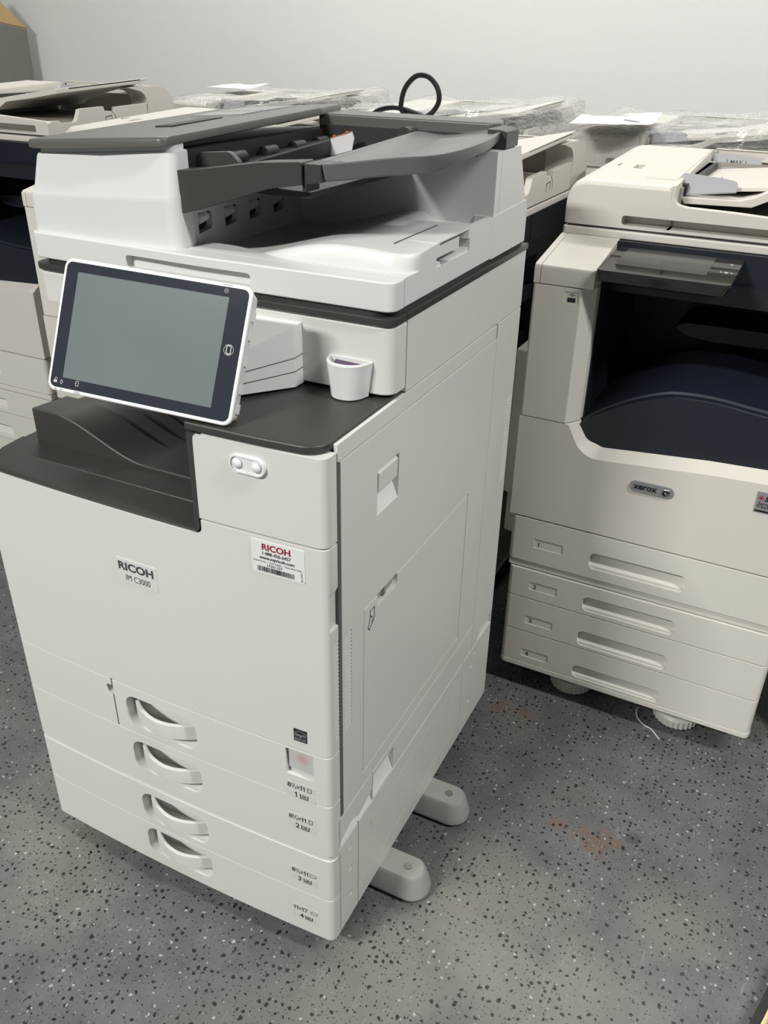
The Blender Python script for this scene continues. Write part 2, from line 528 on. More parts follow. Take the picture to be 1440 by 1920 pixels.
def handle_cut(z0, z1):
    b = NB()
    prism(b, rrect(-0.3605, -0.2265, z0, z1, 0.020, 8), 'y', -0.05, 0.030)
    return b
def drawer(z0, z1, hz, num, size, x0=-W, portrait=True, r0=0.024):
    b = NB()
    prism(b, plan(x0, 0.0, r0, 0.025), 'z', z0, z1, 0.0012, 2)
    d = part('drawer', b, M['white'], ric, 'paper drawer %s with a curved pull handle' % num)
    cut(d, handle_cut(hz, hz + 0.061))
    # scoop behind the pull
    b = NB()
    box(b, -0.368, -0.222, 0.0240, 0.029, hz - 0.004, hz + 0.065)
    # curved pull bar
    n = 14
    out, inn = [], []
    for i in range(n + 1):
        t = i / n
        x = -0.3565 + 0.1275 * t
        s = math.sin(PI * t)
        out.append((x, 0.008 - 0.026 * s ** 0.85))
        inn.append((x, 0.016 - 0.0275 * s ** 0.85))
    prism(b, out + inn[::-1], 'z', hz + 0.012, hz + 0.040, 0.002, 2, 40)
    part('handle', b, M['white'], d)
    # label strip with the tray size and number
    lz = LZ[num]
    b = NB()
    prism(b, rrect(-0.072, -0.026, lz, lz + 0.0145, 0.001, 2), 'y', -0.0014, -0.0010)
    prism(b, rrect(-0.073, -0.026, lz + 0.0155, lz + 0.031, 0.001, 2), 'y', -0.0014, -0.0010)
    for v in b.verts:
        v.co.y += bow(v.co.x) + 0.0012
    part('label_strip', b, M['label'], d, 'pale label strip')
    b = NB()
    def one(x, y, h):
        stroke(b, [(x + h * 0.30, y + h * 0.08), (x + h * 0.30, y + h * 0.92)], h * 0.15)
        stroke(b, [(x + h * 0.30, y + h * 0.92), (x + h * 0.10, y + h * 0.74)], h * 0.13)
    if size == '8':
        absorb(b, glyphs('8', w=0.0058, h=0.0086, weight=0.01), Matrix.Translation((-0.0710, 0.0190, 0)))
        one(-0.0648, 0.0226, 0.0052)
        stroke(b, [(-0.0625, 0.0190), (-0.0592, 0.0278)], 0.0007)
        absorb(b, glyphs('2', w=0.0030, h=0.0050, weight=0.0), Matrix.Translation((-0.0598, 0.0185, 0)))
        stroke(b, [(-0.0558, 0.0205), (-0.0518, 0.0255)], 0.0008); stroke(b, [(-0.0558, 0.0255), (-0.0518, 0.0205)], 0.0008)
        one(-0.0508, 0.0190, 0.0086); one(-0.0462, 0.0190, 0.0086)
    else:
        one(-0.0715, 0.0190, 0.0086); one(-0.0668, 0.0190, 0.0086)
        stroke(b, [(-0.0622, 0.0205), (-0.0582, 0.0255)], 0.0008); stroke(b, [(-0.0622, 0.0255), (-0.0582, 0.0205)], 0.0008)
        one(-0.0572, 0.0190, 0.0086)
        stroke(b, [(-0.0525, 0.0273), (-0.0476, 0.0273), (-0.0502, 0.0195)], 0.0012)
    if portrait:
        stroke(b, [(-0.0378, 0.0195), (-0.0378, 0.0275), (-0.0322, 0.0275), (-0.0322, 0.0212), (-0.0340, 0.0195)], 0.0008, True)
    else:
        stroke(b, [(-0.0395, 0.0205), (-0.0395, 0.0262), (-0.0295, 0.0262), (-0.0295, 0.0222), (-0.0315, 0.0205)], 0.0007, True)
    if num == 1:
        one(-0.0600, 0.0025, 0.0100)
    else:
        absorb(b, glyphs(str(num), h=0.0098, weight=0.012), Matrix.Translation((-0.0605, 0.0025, 0)))
    stroke(b, [(-0.0505, 0.0105), (-0.0500, 0.0032), (-0.0385, 0.0032), (-0.0380, 0.0105)], 0.0014)
    for k in range(4):
        stroke(b, [(-0.0475, 0.0056 + k * 0.0014), (-0.0412, 0.0056 + k * 0.0014)], 0.0008)
    for v in b.verts:
        v.co = Vector((v.co.x, bow(v.co.x) - 0.0006, v.co.y + lz))
    part('lettering', b, M['ink'], d, 'black tray size and number %s' % num)
    return d
LZ = {1: 0.352 + 0.0005, 2: 0.288, 3: 0.170, 4: 0.081}
drawer(0.3545, 0.4485, 0.3685, 1, '8', x0=-0.383, r0=0)
drawer(0.2475, 0.3535, 0.276, 2, '8')
drawer(0.1490, 0.2385, 0.160, 3, '8', portrait=False)
drawer(0.0530, 0.1480, 0.0775, 4, '11', portrait=False)
# sight window of drawer 1
b = NB(); prism(b, rrect(-0.0715, -0.0275, 0.397, 0.4455, 0.002, 3), 'y', -0.05, 0.005)
dw = [o for o in bpy.data.objects if o.name.startswith('drawer') and '1' in o.get('label', '')][0]
cut(dw, b)
b = NB(); prism(b, rrect(-0.0705, -0.0285, 0.4065, 0.4445, 0.002, 3), 'y', 0.0016, 0.0056)
box(b, -0.0715, -0.0275, 0.0046, 0.0056, 0.397, 0.4455)
part('sight_window', b, M['window'], dw, 'frosted window with a faint red spot')

# small toner-waste cover left of drawer 1
b = NB(); prism(b, plan(-W, -0.3852, 0.024, 0), 'z', 0.3545, 0.4485, 0.0012)
wc = part('waste_cover', b, M['white'], ric)
b = NB(); prism(b, fillet([(-0.397, 0.436), (-0.38, 0.436), (-0.38, 0.415), (-0.393, 0.42)], [0.004, 0, 0, 0.004], 4), 'y', -0.05, 0.012)
cut(wc, b)
# ledge between bank and main body
b = NB(); prism(b, plan(-W + 0.001, -0.001, 0.024, 0.025, 0.0025), 'z', 0.2387, 0.2472); part('bank_ledge', b, M['white'], ric)

# main front cover with the cut-out for the output tray
b = NB()
prism(b, plan(-W, 0.0), 'z', 0.4500, 0.7845, 0.0012)
fc = part('front_cover', b, M['white'], ric)
b = NB()
prism(b, fillet([(-W - .05, 0.7635), (-0.1785, 0.7635), (-0.1785, 0.9), (-W - .05, 0.9)], [0, 0.010, 0, 0], 8), 'y', -0.05, 0.06)
# chamfered finger notch on the right edge
prism(b, [(-0.0045, 0.663), (0.02, 0.661), (0.02, 0.738), (0.001, 0.725), (-0.0045, 0.712)], 'y', 0.006, 0.06)
cut(fc, b)
def round_edges(o, test, w, seg=3):
    b_ = NB(); b_.from_mesh(o.data)
    es = [e for e in b_.edges if len(e.link_faces) == 2 and e.calc_face_angle(0) > 0.9 and all(test(v.co) for v in e.verts)]
    bmesh.ops.bevel(b_, geom=es, offset=w, segments=seg, profile=0.5, affect='EDGES', clamp_overlap=True)
    b_.to_mesh(o.data); b_.free()
    o.data.shade_smooth(); o.data.set_sharp_from_angle(angle=math.radians(40))
round_edges(fc, lambda c: c.y < bow(c.x) + 0.0008 and c.z > 0.7625 and c.z < 0.7838 and c.x < -0.177, 0.0030)
# vent slots round the corner of the cover
b = NB()
for k in range(26):
    z = 0.472 + k * 0.0064
    prism(b, [(0.013, z), (0.0262, z + 0.0038), (0.0262, z + 0.0075), (0.013, z + 0.0037)], 'x', -0.006, 0.02)
cut(fc, b)

# upper right front door
b = NB(); prism(b, plan(-0.1805, 0.0, 0, 0.025), 'z', 0.7865, 0.9045, 0.0012)
td = part('toner_door', b, M['white'], ric)
b = NB(); prism(b, [(-0.2, 0.92), (-0.2, 0.893), (-0.1805, 0.893), (-0.1798, 0.897), (-0.178, 0.901), (-0.175, 0.9035), (-0.171, 0.9046), (-0.171, 0.92)], 'y', -0.05, 0.06)
cut(td, b)
round_edges(td, lambda c: c.y < bow(c.x) + 0.0008 and (c.z > 0.8925 or c.x < -0.1803) and c.x < -0.1700, 0.0022)
b = NB(); prism(b, rrect(-0.127, -0.077, 0.866, 0.890, 0.0118, 8), 'y', -0.0085, 0.002, 0.0012, 2, 40)
bp_ = part('button_plate', b, M['white_lt'], td)
b = NB(); prism(b, rrect(-0.1245, -0.0795, 0.8685, 0.8875, 0.009, 8), 'y', -0.02, -0.0062); cut(bp_, b)
b = NB()
for cx in (-0.1155, -0.0885):
    sec = []
    for k in range(7):
        t = k / 6
        rr = 0.0070 * math.cos(t * PI / 2 * 0.96)
        sec.append([(cx + rr * math.cos(a * PI / 8), -0.0062 - 0.0050 * math.sin(t * PI / 2), 0.8785 + rr * math.sin(a * PI / 8)) for a in range(16)])
    loft(b, sec)
part('button', b, M['white_lt'], td)

# ---- front stickers
def decal(name, pts, off, m, parent, label=None):
    b = NB(); prism(b, pts, 'y', 0.0, 0.0008)
    for v in b.verts:
        v.co.y += bow(v.co.x) - off
    return part(name, b, m, parent, label)
def front_text(name, b, off, m, parent, label=None):
    for v in b.verts:
        v.co = Vector((v.co.x, bow(v.co.x) - off, v.co.y))
    return part(name, b, m, parent, label)
npl = decal('nameplate', rrect(-0.332, -0.262, 0.6485, 0.687, 0.0008, 2), 0.0007, mat('nameplate_film', (0.65, 0.655, 0.63), 0.3), ric)
b = NB()
absorb(b, glyphs('RICOH', w=0.061, h=0.0135, weight=0.035), Matrix.Translation((-0.3285, 0.6685, 0)))
absorb(b, glyphs('IM C3000', w=0.0425, h=0.0098, weight=0.0), Matrix.Translation((-0.3175, 0.6525, 0)))
front_text('lettering', b, 0.0009, M['inkgrey'], npl, 'dark grey brand and model lettering')
ss = decal('service_sticker', rrect(-0.105, -0.0305, 0.7315, 0.7790, 0.003, 5), 0.0007, M['sticker'], ric)
b = NB(); absorb(b, glyphs('RICOH', w=0.040, h=0.0092, weight=0.03), Matrix.Translation((-0.0895, 0.7660, 0)))
front_text('logo', b, 0.0009, M['red'], ss, 'red brand lettering')
b = NB()
absorb(b, glyphs('1-888-456-6457', w=0.040, h=0.0048, weight=0.018), Matrix.Translation((-0.089, 0.7592, 0)))
absorb(b, glyphs('www.myricoh.com', w=0.049, h=0.0058, weight=0.03), Matrix.Translation((-0.0935, 0.7515, 0)))
absorb(b, glyphs('Request Service  •  Order Supplies  •  Report Meter Reads', w=0.068, h=0.0026, weight=0.012), Matrix.Translation((-0.1025, 0.7477, 0)))
absorb(b, glyphs('14361107', w=0.0215, h=0.0042, weight=0.0), Matrix.Translation((-0.083, 0.7428, 0)))
sp = glyphs('86-6457', w=0.0135, h=0.0022, weight=0.01)
absorb(b, sp, Matrix.Translation((-0.0335, 0.7335, 0)) @ Matrix.Rotation(PI / 2, 4, 'Z'))
front_text('lettering', b, 0.0009, M['ink'], ss, 'black phone and web lettering')
b = NB()
x = -0.097
rnd = random.Random(3)
while x < -0.045:
    w = rnd.choice((0.0004, 0.0006, 0.0009, 0.0012))
    polyf(b, [(x, 0.7345), (x + w, 0.7345), (x + w, 0.7418), (x, 0.7418)])
    x += w + rnd.choice((0.0004, 0.0005, 0.0008))
front_text('barcode', b, 0.0009, M['ink'], ss, 'black barcode')
es = decal('energy_label', rrect(-0.0565, -0.0360, 0.4665, 0.4880, 0.0003, 1), 0.0007, M['ink'], ric, 'small black efficiency label')
b = NB()
arc = [(-0.0556 + 0.0190 * k / 12, 0.4795 + 0.0065 * math.sin(PI * k / 12 * 0.93)) for k in range(13)]
stroke(b, arc, 0.0005)
absorb(b, glyphs('energy', w=0.0125, h=0.0052, weight=0.0, shear=0.3), Matrix.Translation((-0.0550, 0.4745, 0)))
star = []
for k in range(10):
    rr = 0.0030 if k % 2 == 0 else 0.0012
    star.append((-0.0400 + rr * math.sin(2 * PI * k / 10), 0.4785 + rr * math.cos(2 * PI * k / 10)))
stroke(b, star, 0.0004, True)
polyf(b, [(-0.0562, 0.4725), (-0.0364, 0.4725), (-0.0364, 0.4729), (-0.0562, 0.4729)])
absorb(b, glyphs('ENERGY STAR', w=0.0175, h=0.0026, weight=0.0), Matrix.Translation((-0.0550, 0.4686, 0)))
front_text('emblem', b, 0.0009, M['icon'], es, 'pale line emblem')

# ---- right side
def panel(name, y0, y1, z0, z1, m=M['white'], x0=-0.006, bev=0.0010, parent=ric, label=None):
    b = NB(); box(b, x0, 0.0, y0, y1, z0, z1, bev)
    return part(name, b, m, parent, label)
panel('top_rail', 0.0275, 0.5535, 0.8905, 0.9130)
rc = panel('rear_cover', 0.5600, D, 0.2490, 0.9130, x0=-0.03)
# shallow grip and louvres in the rear cover
b = NB()
prism(b, [(0.588, 0.243), (0.70, 0.243), (0.70, 0.276), (0.600, 0.276)], 'x', -0.006, 0.02)
for k in range(24):
    z = 0.590 + k * 0.0070
    prism(b, [(0.640, z), (0.68, z + 0.003), (0.68, z + 0.0058), (0.640, z + 0.0028)], 'x', -0.0012, 0.01)
cut(rc, b)
dd = panel('side_door', 0.0345, 0.5585, 0.3120, 0.8885, x0=-0.012)
b = NB()
box(b, -0.0112, 0.02, 0.1300, 0.1930, 0.7700, 0.8355)         # latch pocket
box(b, -0.030, 0.02, 0.0945, 0.4745, 0.3390, 0.6435)          # hole of the bypass door
for k in range(26):                                           # vent slots
    z = 0.468 + k * 0.0063
    prism(b, [(0.0415, z), (0.0605, z + 0.005), (0.0605, z + 0.0087), (0.0415, z + 0.0037)], 'x', -0.007, 0.02)
cut(dd, b)
b = NB()
prism(b, [(-0.010, 0.803), (0.0005, 0.803), (0.0012, 0.830), (-0.003, 0.8335), (-0.010, 0.8335)], 'y', 0.1325, 0.1885, 0.0012)
part('latch', b, M['white'], dd)
b = NB()
prism(b, [(-0.0115, 0.770), (-0.0005, 0.770), (-0.0105, 0.795), (-0.0115, 0.800)], 'y', 0.1305, 0.1925)
part('latch_pocket', b, M['white_lt'], dd)
by = panel('bypass_door', 0.0965, 0.4735, 0.3402, 0.6405, x0=-0.010, bev=0.0015)
b = NB()
prism(b, fillet([(0.1360, 0.66), (0.1360, 0.622), (0.1990, 0.622), (0.1990, 0.66)], [0, 0.003, 0.008, 0], 5), 'x', -0.008, 0.02)
prism(b, [(0.272, 0.646), (0.275, 0.6395), (0.289, 0.6395), (0.292, 0.646)], 'x', -0.003, 0.02)
cut(by, b)
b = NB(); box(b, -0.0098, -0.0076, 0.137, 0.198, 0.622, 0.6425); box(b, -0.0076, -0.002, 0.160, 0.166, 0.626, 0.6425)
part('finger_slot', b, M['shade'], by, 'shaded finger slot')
b = NB()   # hand-and-sheet pictogram
stroke(b, [(0.113, 0.629), (0.1255, 0.629), (0.1255, 0.612), (0.1205, 0.605)], 0.0012)
stroke(b, [(0.113, 0.629), (0.113, 0.620), (0.1165, 0.6185), (0.1195, 0.614)], 0.0012)
stroke(b, [(0.113, 0.620), (0.1095, 0.609), (0.107, 0.604), (0.1105, 0.5985), (0.1155, 0.602), (0.1195, 0.6085), (0.1215, 0.611)], 0.0012)
for v in b.verts:
    v.co = Vector((0.0006, v.co.x, v.co.y))
part('pictogram', b, M['ink'], by, 'black line pictogram of hand and sheet')
lc = panel('lower_cover', 0.0180, 0.5585, 0.2500, 0.3105, x0=-0.02)
b = NB()
box(b, -0.012, 0.02, 0.1300, 0.2020, 0.2530, 0.3000)
prism(b, [(0.062, 0.2745), (0.081, 0.262), (0.1265, 0.2745), (0.1265, 0.240), (0.01, 0.240), (0.01, 0.2560)], 'x', -0.006, 0.02)
box(b, -0.003, 0.02, 0.1262, 0.1278, 0.24, 0.32)
cut(lc, b)
b = NB()
prism(b, [(-0.0105, 0.253), (-0.001, 0.253), (-0.0085, 0.274), (-0.0085, 0.2995), (-0.0105, 0.2995)], 'y', 0.1305, 0.2015)
part('grip_pocket', b, M['white_lt'], lc)
b = NB(); prism(b, [(-0.006, 0.2495), (-0.0008, 0.2495), (-0.0055, 0.262), (-0.006, 0.262)], 'y', 0.020, 0.1262)
part('sloped_ledge', b, M['white_lt'], lc)
bs = panel('bank_cover', 0.0180, 0.0800, 0.0535, 0.2470, x0=-0.02)
b = NB()
for z in (0.105, 0.165, 0.215):
    box(b, -0.0009, 0.02, 0.050, 0.060, z, z + 0.010)
cut(bs, b)
bc = panel('bank_cover', 0.0818, 0.5170, 0.0535, 0.2472, x0=-0.02)
b = NB()
for q in ((0.124, 0.452, 0.2115, 0.2128), (0.124, 0.1252, 0.19, 0.2128), (0.4508, 0.452, 0.19, 0.2128), (0.08, 0.52, 0.0960, 0.0972)):
    box(b, -0.0012, 0.02, *q)
cut(bc, b)
bd = panel('bank_cover', 0.5188, D, 0.0535, 0.2475, x0=-0.02)
b = NB()
for y, z in ((0.56, 0.11), (0.56, 0.20), (0.575, 0.225)):
    box(b, -0.0009, 0.02, y, y + 0.012, z, z + 0.009)
cut(bd, b)
# dark strip standing in for the shaded gap between drawers and side door
b = NB(); box(b, -0.006, -0.0004, 0.0262, 0.0335, 0.3125, 0.8885); part('gap_shade_strip', b, M['frame'], ric)

# ---- platform and output tray (charcoal)
b = NB()
pts = [(-0.1895, 0.26), (-0.1895, bow(-0.18) - 0.001), (-0.09, bow(-0.09) - 0.001), (-0.006, 0.001), (-0.006, 0.26)]
prism(b, fillet(pts, [0, 0.0, 0, 0.03, 0], 10), 'z', 0.9050, 0.9165, 0.003, 3, 40)
part('work_shelf', b, M['dark'], ric, 'charcoal shelf')
b = NB()
prism(b, fillet([(-0.187, 0.7645), (-0.187, 0.9049), (-0.170, 0.9049), (-0.166, 0.9046), (-0.1728, 0.9052), (-0.1782, 0.9), (-0.1790, 0.893), (-0.1805, 0.7850), (-0.1805, 0.7740), (-0.1830, 0.7680)], [0, 0.004, 0, 0, 0, 0, 0, 0, 0, 0], 4), 'y', bow(-0.18) - 0.001, 0.03)
box(b, -0.1895, -0.1815, 0.004, 0.46, 0.752, 0.9048)
part('shelf_trim', b, M['dark2'], ric, 'charcoal trim')
def sm(t):
    t = max(0.0, min(1.0, t)); return t * t * (3 - 2 * t)
# lower apron of the tray
b = NB()
n = 20
xs = [-W + 0.0005 + (W - 0.188) * i / n for i in range(n + 1)]
ys = [0.0, 0.006, 0.05, 0.10, 0.106, 0.2]
secs = []
for x in xs:
    y0 = bow(x) + 0.0008 if x > -W + 0.03 else bow(x) + 0.004
    secs.append([(x, y0, 0.7650), (x, y0 + 0.001, 0.7672), (x, y0 + 0.007, 0.7690), (x, 0.045, 0.7705), (x, 0.0465, 0.7703), (x, 0.0475, 0.7715), (x, 0.085, 0.7735), (x, 0.0895, 0.7735), (x, 0.0895, 0.753), (x, y0 + 0.006, 0.753), (x, y0 + 0.006, 0.7638), (x, y0 + 0.0005, 0.7642)])
loft(b, secs)
part('tray_apron', b, M['dark'], ric, 'charcoal tray apron')
# raised stepped block with the falling S-curve
def blk(x):
    return 0.7780 + 0.0475 * (1 - sm((x + 0.515) / 0.165))
b = NB()
xs = [-0.556 + 0.0075 * i for i in range(50)]
steps = [(0.090, 0.160, 0.0), (0.160, 0.218, -0.015), (0.218, 0.280, -0.034), (0.280, 0.47, -0.052)]
for y0, y1, dz in steps:
    secs = []
    for x in xs:
        z = blk(x + (y0 - 0.09) * 0.25) + dz
        secs.append([(x, y0, 0.715), (x, y0, z - 0.0015), (x, y0 + 0.0015, z), (x, y1, z - 0.005), (x, y1 + 0.0012, z - 0.0065), (x, y1 + 0.0012, 0.715)])
    loft(b, secs)
part('output_tray', b, M['dark'], ric, 'charcoal stepped output tray')
b = NB()
box(b, -W + 0.001, -0.188, 0.458, 0.462, 0.70, 0.965)
box(b, -W + 0.001, -0.5565, 0.090, 0.46, 0.71, 0.772)
part('cavity_wall', b, M['dark2'], ric, 'dark rear wall of the output slot')

# ---- scanner body
def splan(x0, x1, yf, r, yb):
    return fillet([(x0, yb), (x0, yf + 0.006), (-W / 2, yf - 0.003), (x1, yf), (x1, yb)], [0, r, 0, r, 0], 9)
b = NB()
prism(b, splan(-W, -0.0, 0.166, 0.034, 0.2065), 'z', 0.9215, 1.0085, 0.0022, 3)
sf = part('scanner_front', b, M['white'], ric)
b = NB(); prism(b, fillet([(-W - .05, 0.90), (-0.29, 0.90), (-0.29, 0.966), (-W - .05, 0.966)], [0, 0, 0.02, 0], 6), 'y', 0.10, 0.30)
cut(sf, b)
b = NB()
prism(b, splan(-W + 0.002, -0.002, 0.1685, 0.034, 0.2065), 'z', 1.0083, 1.0115); part('scanner_lip', b, M['white'], ric)
b = NB(); prism(b, [(-0.188, 0.9150), (0.0, 0.9150), (0.0, 1.0105), (-W, 1.0105), (-W, 0.9640), (-0.188, 0.9640)], 'y', 0.2085, D, 0.0012)
part('scanner_side', b, M['white'], ric)
b = NB()
prism(b, splan(-W - 0.001, 0.002, 0.163, 0.034, 0.2035), 'z', 1.0112, 1.0205, 0.0015, 2)
prism(b, [(-W - .001, 0.2045), (0.002, 0.2045), (0.002, D + 0.004), (-W - .001, D + 0.004)], 'z', 1.0112, 1.0205, 0.0015, 2)
prism(b, splan(-W + 0.006, -0.006, 0.171, 0.03, D - 0.01), 'z', 1.0200, 1.0280)
part('glass_frame', b, M['dark2'], ric, 'charcoal scanner rim')

# ---- document feeder
b = NB()
prism(b, splan(-W, 0.0, 0.166, 0.034, 0.1965), 'z', 1.0275, 1.0640, 0.0025, 3)
df = part('document_feeder', b, M['feeder_white'], ric)
b = NB(); prism(b, rrect(-0.407, -0.202, 1.034, 1.0515, 0.005, 5), 'y', 0.10, 0.178)
cut(df, b)
# right-hand base block and base under the hump
FB = 1.0275
b = NB(); box(b, -W, -0.331, 0.197, 0.655, FB, 1.066, 0.001); part('feeder_plinth', b, M['feeder_white'], df)
b = NB()
prism(b, [(0.1975, FB), (0.4975, FB), (0.4975, 1.062), (0.1975, 1.062)], 'x', -0.03, -0.0025, 0.0)
prism(b, [(0.4970, FB), (0.655, FB), (0.655, 1.081), (0.648, 1.0925), (0.4970, 1.0885)], 'x', -0.03, -0.0003, 0.0)
br = part('feeder_base', b, M['feeder_white'], df)
# output surface with the rounded raised bed
def bed_front(x):
    yf = 0.212 + 0.030 * sm((-0.17 - x) / 0.12)
    if x > -0.036:
        t = (x + 0.036) / 0.036
        yf += 0.036 * (1 - math.sqrt(max(0.0, 1 - t * t)))
    return yf
def bed_rise(x, y):
    z = 1.052 + 0.036 * sm((x + 0.30) / 0.20)
    if x > -0.06:
        z -= 0.010 * ((x + 0.06) / 0.06) * sm((0.32 - y) / 0.1) * 0.4
    pk = sm((x + 0.120) / 0.03) * sm((y - 0.420) / 0.03) * (1 - sm((x + 0.022) / 0.01))
    return z - 0.012 * pk
b = NB()
xs = [-0.331 + 0.281 * i / 40 for i in range(40)] + [-0.05 + 0.0495 * i / 36 for i in range(37)]
vsn = [0.0, 0.0005, 0.0012, 0.0022, 0.0034, 0.0048, 0.0062, 0.0078, 0.0095]
T = []
for x in xs:
    yf = bed_front(x)
    row = []
    for k in range(4):
        row.append((x, 0.1968 + (yf - 0.1968) * k / 4, 1.0640))
    for v in vsn:
        t = v / 0.0095
        prof = math.sin(min(1.0, t) * PI / 2) ** 0.60
        hi = bed_rise(x, yf + v)
        lo = 1.0640 - (0.0 if hi > 1.064 else 0.0)
        row.append((x, yf + v, lo + (hi - lo) * prof))
    y1 = yf + vsn[-1]
    for k in range(1, 41):
        y = y1 + (0.502 - y1) * k / 40
        row.append((x, y, bed_rise(x, y)))
    T.append(row)
TV = [[b.verts.new(p) for p in r] for r in T]
BV = [[b.verts.new((p[0], p[1], FB + 0.002)) for p in r] for r in T]
nx_, ny_ = len(TV), len(TV[0])
for i in range(nx_ - 1):
    for j in range(ny_ - 1):
        b.faces.new((TV[i][j], TV[i + 1][j], TV[i + 1][j + 1], TV[i][j + 1]))
        b.faces.new((BV[i][j], BV[i][j + 1], BV[i + 1][j + 1], BV[i + 1][j]))
    b.faces.new((TV[i][0], BV[i][0], BV[i + 1][0], TV[i + 1][0]))
    b.faces.new((TV[i][-1], TV[i + 1][-1], BV[i + 1][-1], BV[i][-1]))
for j in range(ny_ - 1):
    b.faces.new((TV[0][j], TV[0][j + 1], BV[0][j + 1], BV[0][j]))
    b.faces.new((TV[-1][j], BV[-1][j], BV[-1][j + 1], TV[-1][j + 1]))
bedo = part('output_bed', b, M['feeder_white'], df, sharp=50)
# sheet stop flap and finger scoop on the right rim
b = NB()
box(b, -0.030, 0.02, 0.2910, 0.4060, 1.0570, 1.0750)
prism(b, fillet([(0.300, 1.0675), (0.312, 1.0555), (0.395, 1.0605), (0.404, 1.09), (0.300, 1.09)], [0, 0.006, 0.01, 0, 0], 5), 'x', -0.026, 0.02)
cut(bedo, b)
b = NB(); prism(b, fillet([(0.300, 1.0675), (0.312, 1.0555), (0.395, 1.0605), (0.404, 1.09), (0.300, 1.09)], [0, 0.006, 0.01, 0, 0], 5), 'x', -0.026, 0.02)
cut(br, b)
b = NB(); prism(b, [(0.292, 1.0855), (0.405, 1.0865), (0.405, 1.0890), (0.292, 1.0880)], 'x', -0.042, -0.001, 0.0006)
box(b, -0.012, -0.006, 0.292, 0.38, 1.066, 1.081)
part('stop_flap', b, M['feeder_white'], df)
b = NB(); prism(b, [(0.262, 1.0865), (0.40, 1.0872), (0.40, 1.0885), (0.262, 1.0884)], 'x', -0.0485, -0.0462)
part('flap_gap', b, M['frame'], df)
# rear wall, right post
b = NB()
prism(b, [(-0.34, 1.05), (-0.0015, 1.05), (-0.0015, 1.1765), (-0.032, 1.1765), (-0.032, 1.168), (-0.13, 1.168), (-0.145, 1.139), (-0.34, 1.139)], 'y', 0.4990, 0.520)
prism(b, [(0.5195, 1.06), (0.648, 1.06), (0.640, 1.100), (0.600, 1.1765), (0.5195, 1.1765)], 'x', -0.032, -0.0015, 0.0)
part('rear_wall', b, M['feeder_white'], df)
# hump with folded front
def hump_sec(z, dy, x0, x1, r, yb=0.216):
    return fillet([(x0, yb), (x0, 0.179 + dy), (-0.45, 0.1765 + dy), (x1, 0.179 + dy), (x1, yb)], [0, 0.012, 0, r, 0], 8)
HS = ((1.063, 0, 0.0, -W + 0.001, -0.324), (1.110, 0.013, 0.0, -W + 0.002, -0.3245), (1.116, 0.014, 0.0004, -W + 0.0035, -0.3245), (1.120, 0.0145, 0.0025, -W + 0.007, -0.325), (1.1630, 0.019, 0.009, -W + 0.016, -0.3255), (1.1660, 0.019, 0.0105, -W + 0.018, -0.3265))
b = NB()
secs = []
for z, zt, dy, x0, x1 in HS:
    secs.append([(x, y, z + zt * (x + W) / 0.26) for x, y in hump_sec(z, dy, x0, x1, 0.020)])
loft(b, secs)
part('hump_cover', b, M['feeder_white'], df, sharp=25)
b = NB()
secs = []
for z, zt, dy, x0, x1 in HS:
    secs.append([(x0, 0.2165, z), (-0.355, 0.2165, z + zt * 0.9), (-0.355, 0.64, z + zt * 0.9), (x0, 0.64, z)])
loft(b, secs)
part('hump_side', b, M['feeder_white'], df, sharp=25)
# pale rim under the lid
b = NB()
secs = []
for z in (1.160, 1.1765):
    P = hump_sec(z, 0.0115, -W + 0.022, -0.331, 0.012)
    secs.append([(x, y, z + 0.0165 * (x + W) / 0.26) for x, y in P])
loft(b, secs)
part('hump_rim', b, M['feeder_white'], df)
# roller wall below the feed tray
b = NB(); box(b, -0.345, -0.329, 0.205, 0.5015, 1.045, 1.128)
rw = part('roller_wall', b, M['feeder_white'], df)
b = NB()
for y in (0.246, 0.307, 0.368, 0.432):
    prism(b, fillet([(y - 0.015, 1.0755), (y + 0.017, 1.0795), (y + 0.017, 1.103), (y - 0.015, 1.103)], [0, 0.009, 0.008, 0], 4), 'x', -0.341, -0.30)
box(b, -0.341, -0.30, 0.208, 0.222, 1.096, 1.105)
cut(rw, b)
for y in (0.246, 0.307, 0.368, 0.432):
    b = NB(); box(b, -0.3425, -0.340, y - 0.016, y + 0.018, 1.074, 1.105)
    part('roller_recess', b, M['pit'], df, 'black roller recess')
for y in (0.246, 0.307, 0.368, 0.432):
    b = NB(); cyl(b, (-0.334, y - 0.013, 1.094), (-0.334, y + 0.006, 1.097), 0.0075, n=16)
    part('roller', b, M['white_lt'], df)
# charcoal lid
b = NB()
def lidz(x, y):
    return 1.1785 + 0.0165 * (x + 0.57) / 0.25 + 0.004 * sm((y - 0.17) / 0.1) + 0.010 * sm((y - 0.2) / 0.46)
out = fillet([(-0.570, 0.66), (-0.570, 0.176), (-0.45, 0.168), (-0.329, 0.176), (-0.329, 0.57), (-0.345, 0.66)], [0.01, 0.012, 0, 0.012, 0.01, 0], 6)
secs = []
for dz, ins in ((0.0025, 0.003), (0.0040, 0.0), (0.0105, 0.0), (0.0135, 0.0018), (0.0145, 0.005)):
    cx, cy = -0.45, 0.42
    secs.append([(x + (ins if x < cx else -ins), y + (ins if y < cy else -ins), lidz(x, y) + dz - 0.0065) for x, y in out])
loft(b, secs)
lid = part('lid', b, M['lid'], df, 'charcoal lid', sharp=40)
b = NB()
def on_lid(x, y):
    return lidz(x, y) + 0.0083
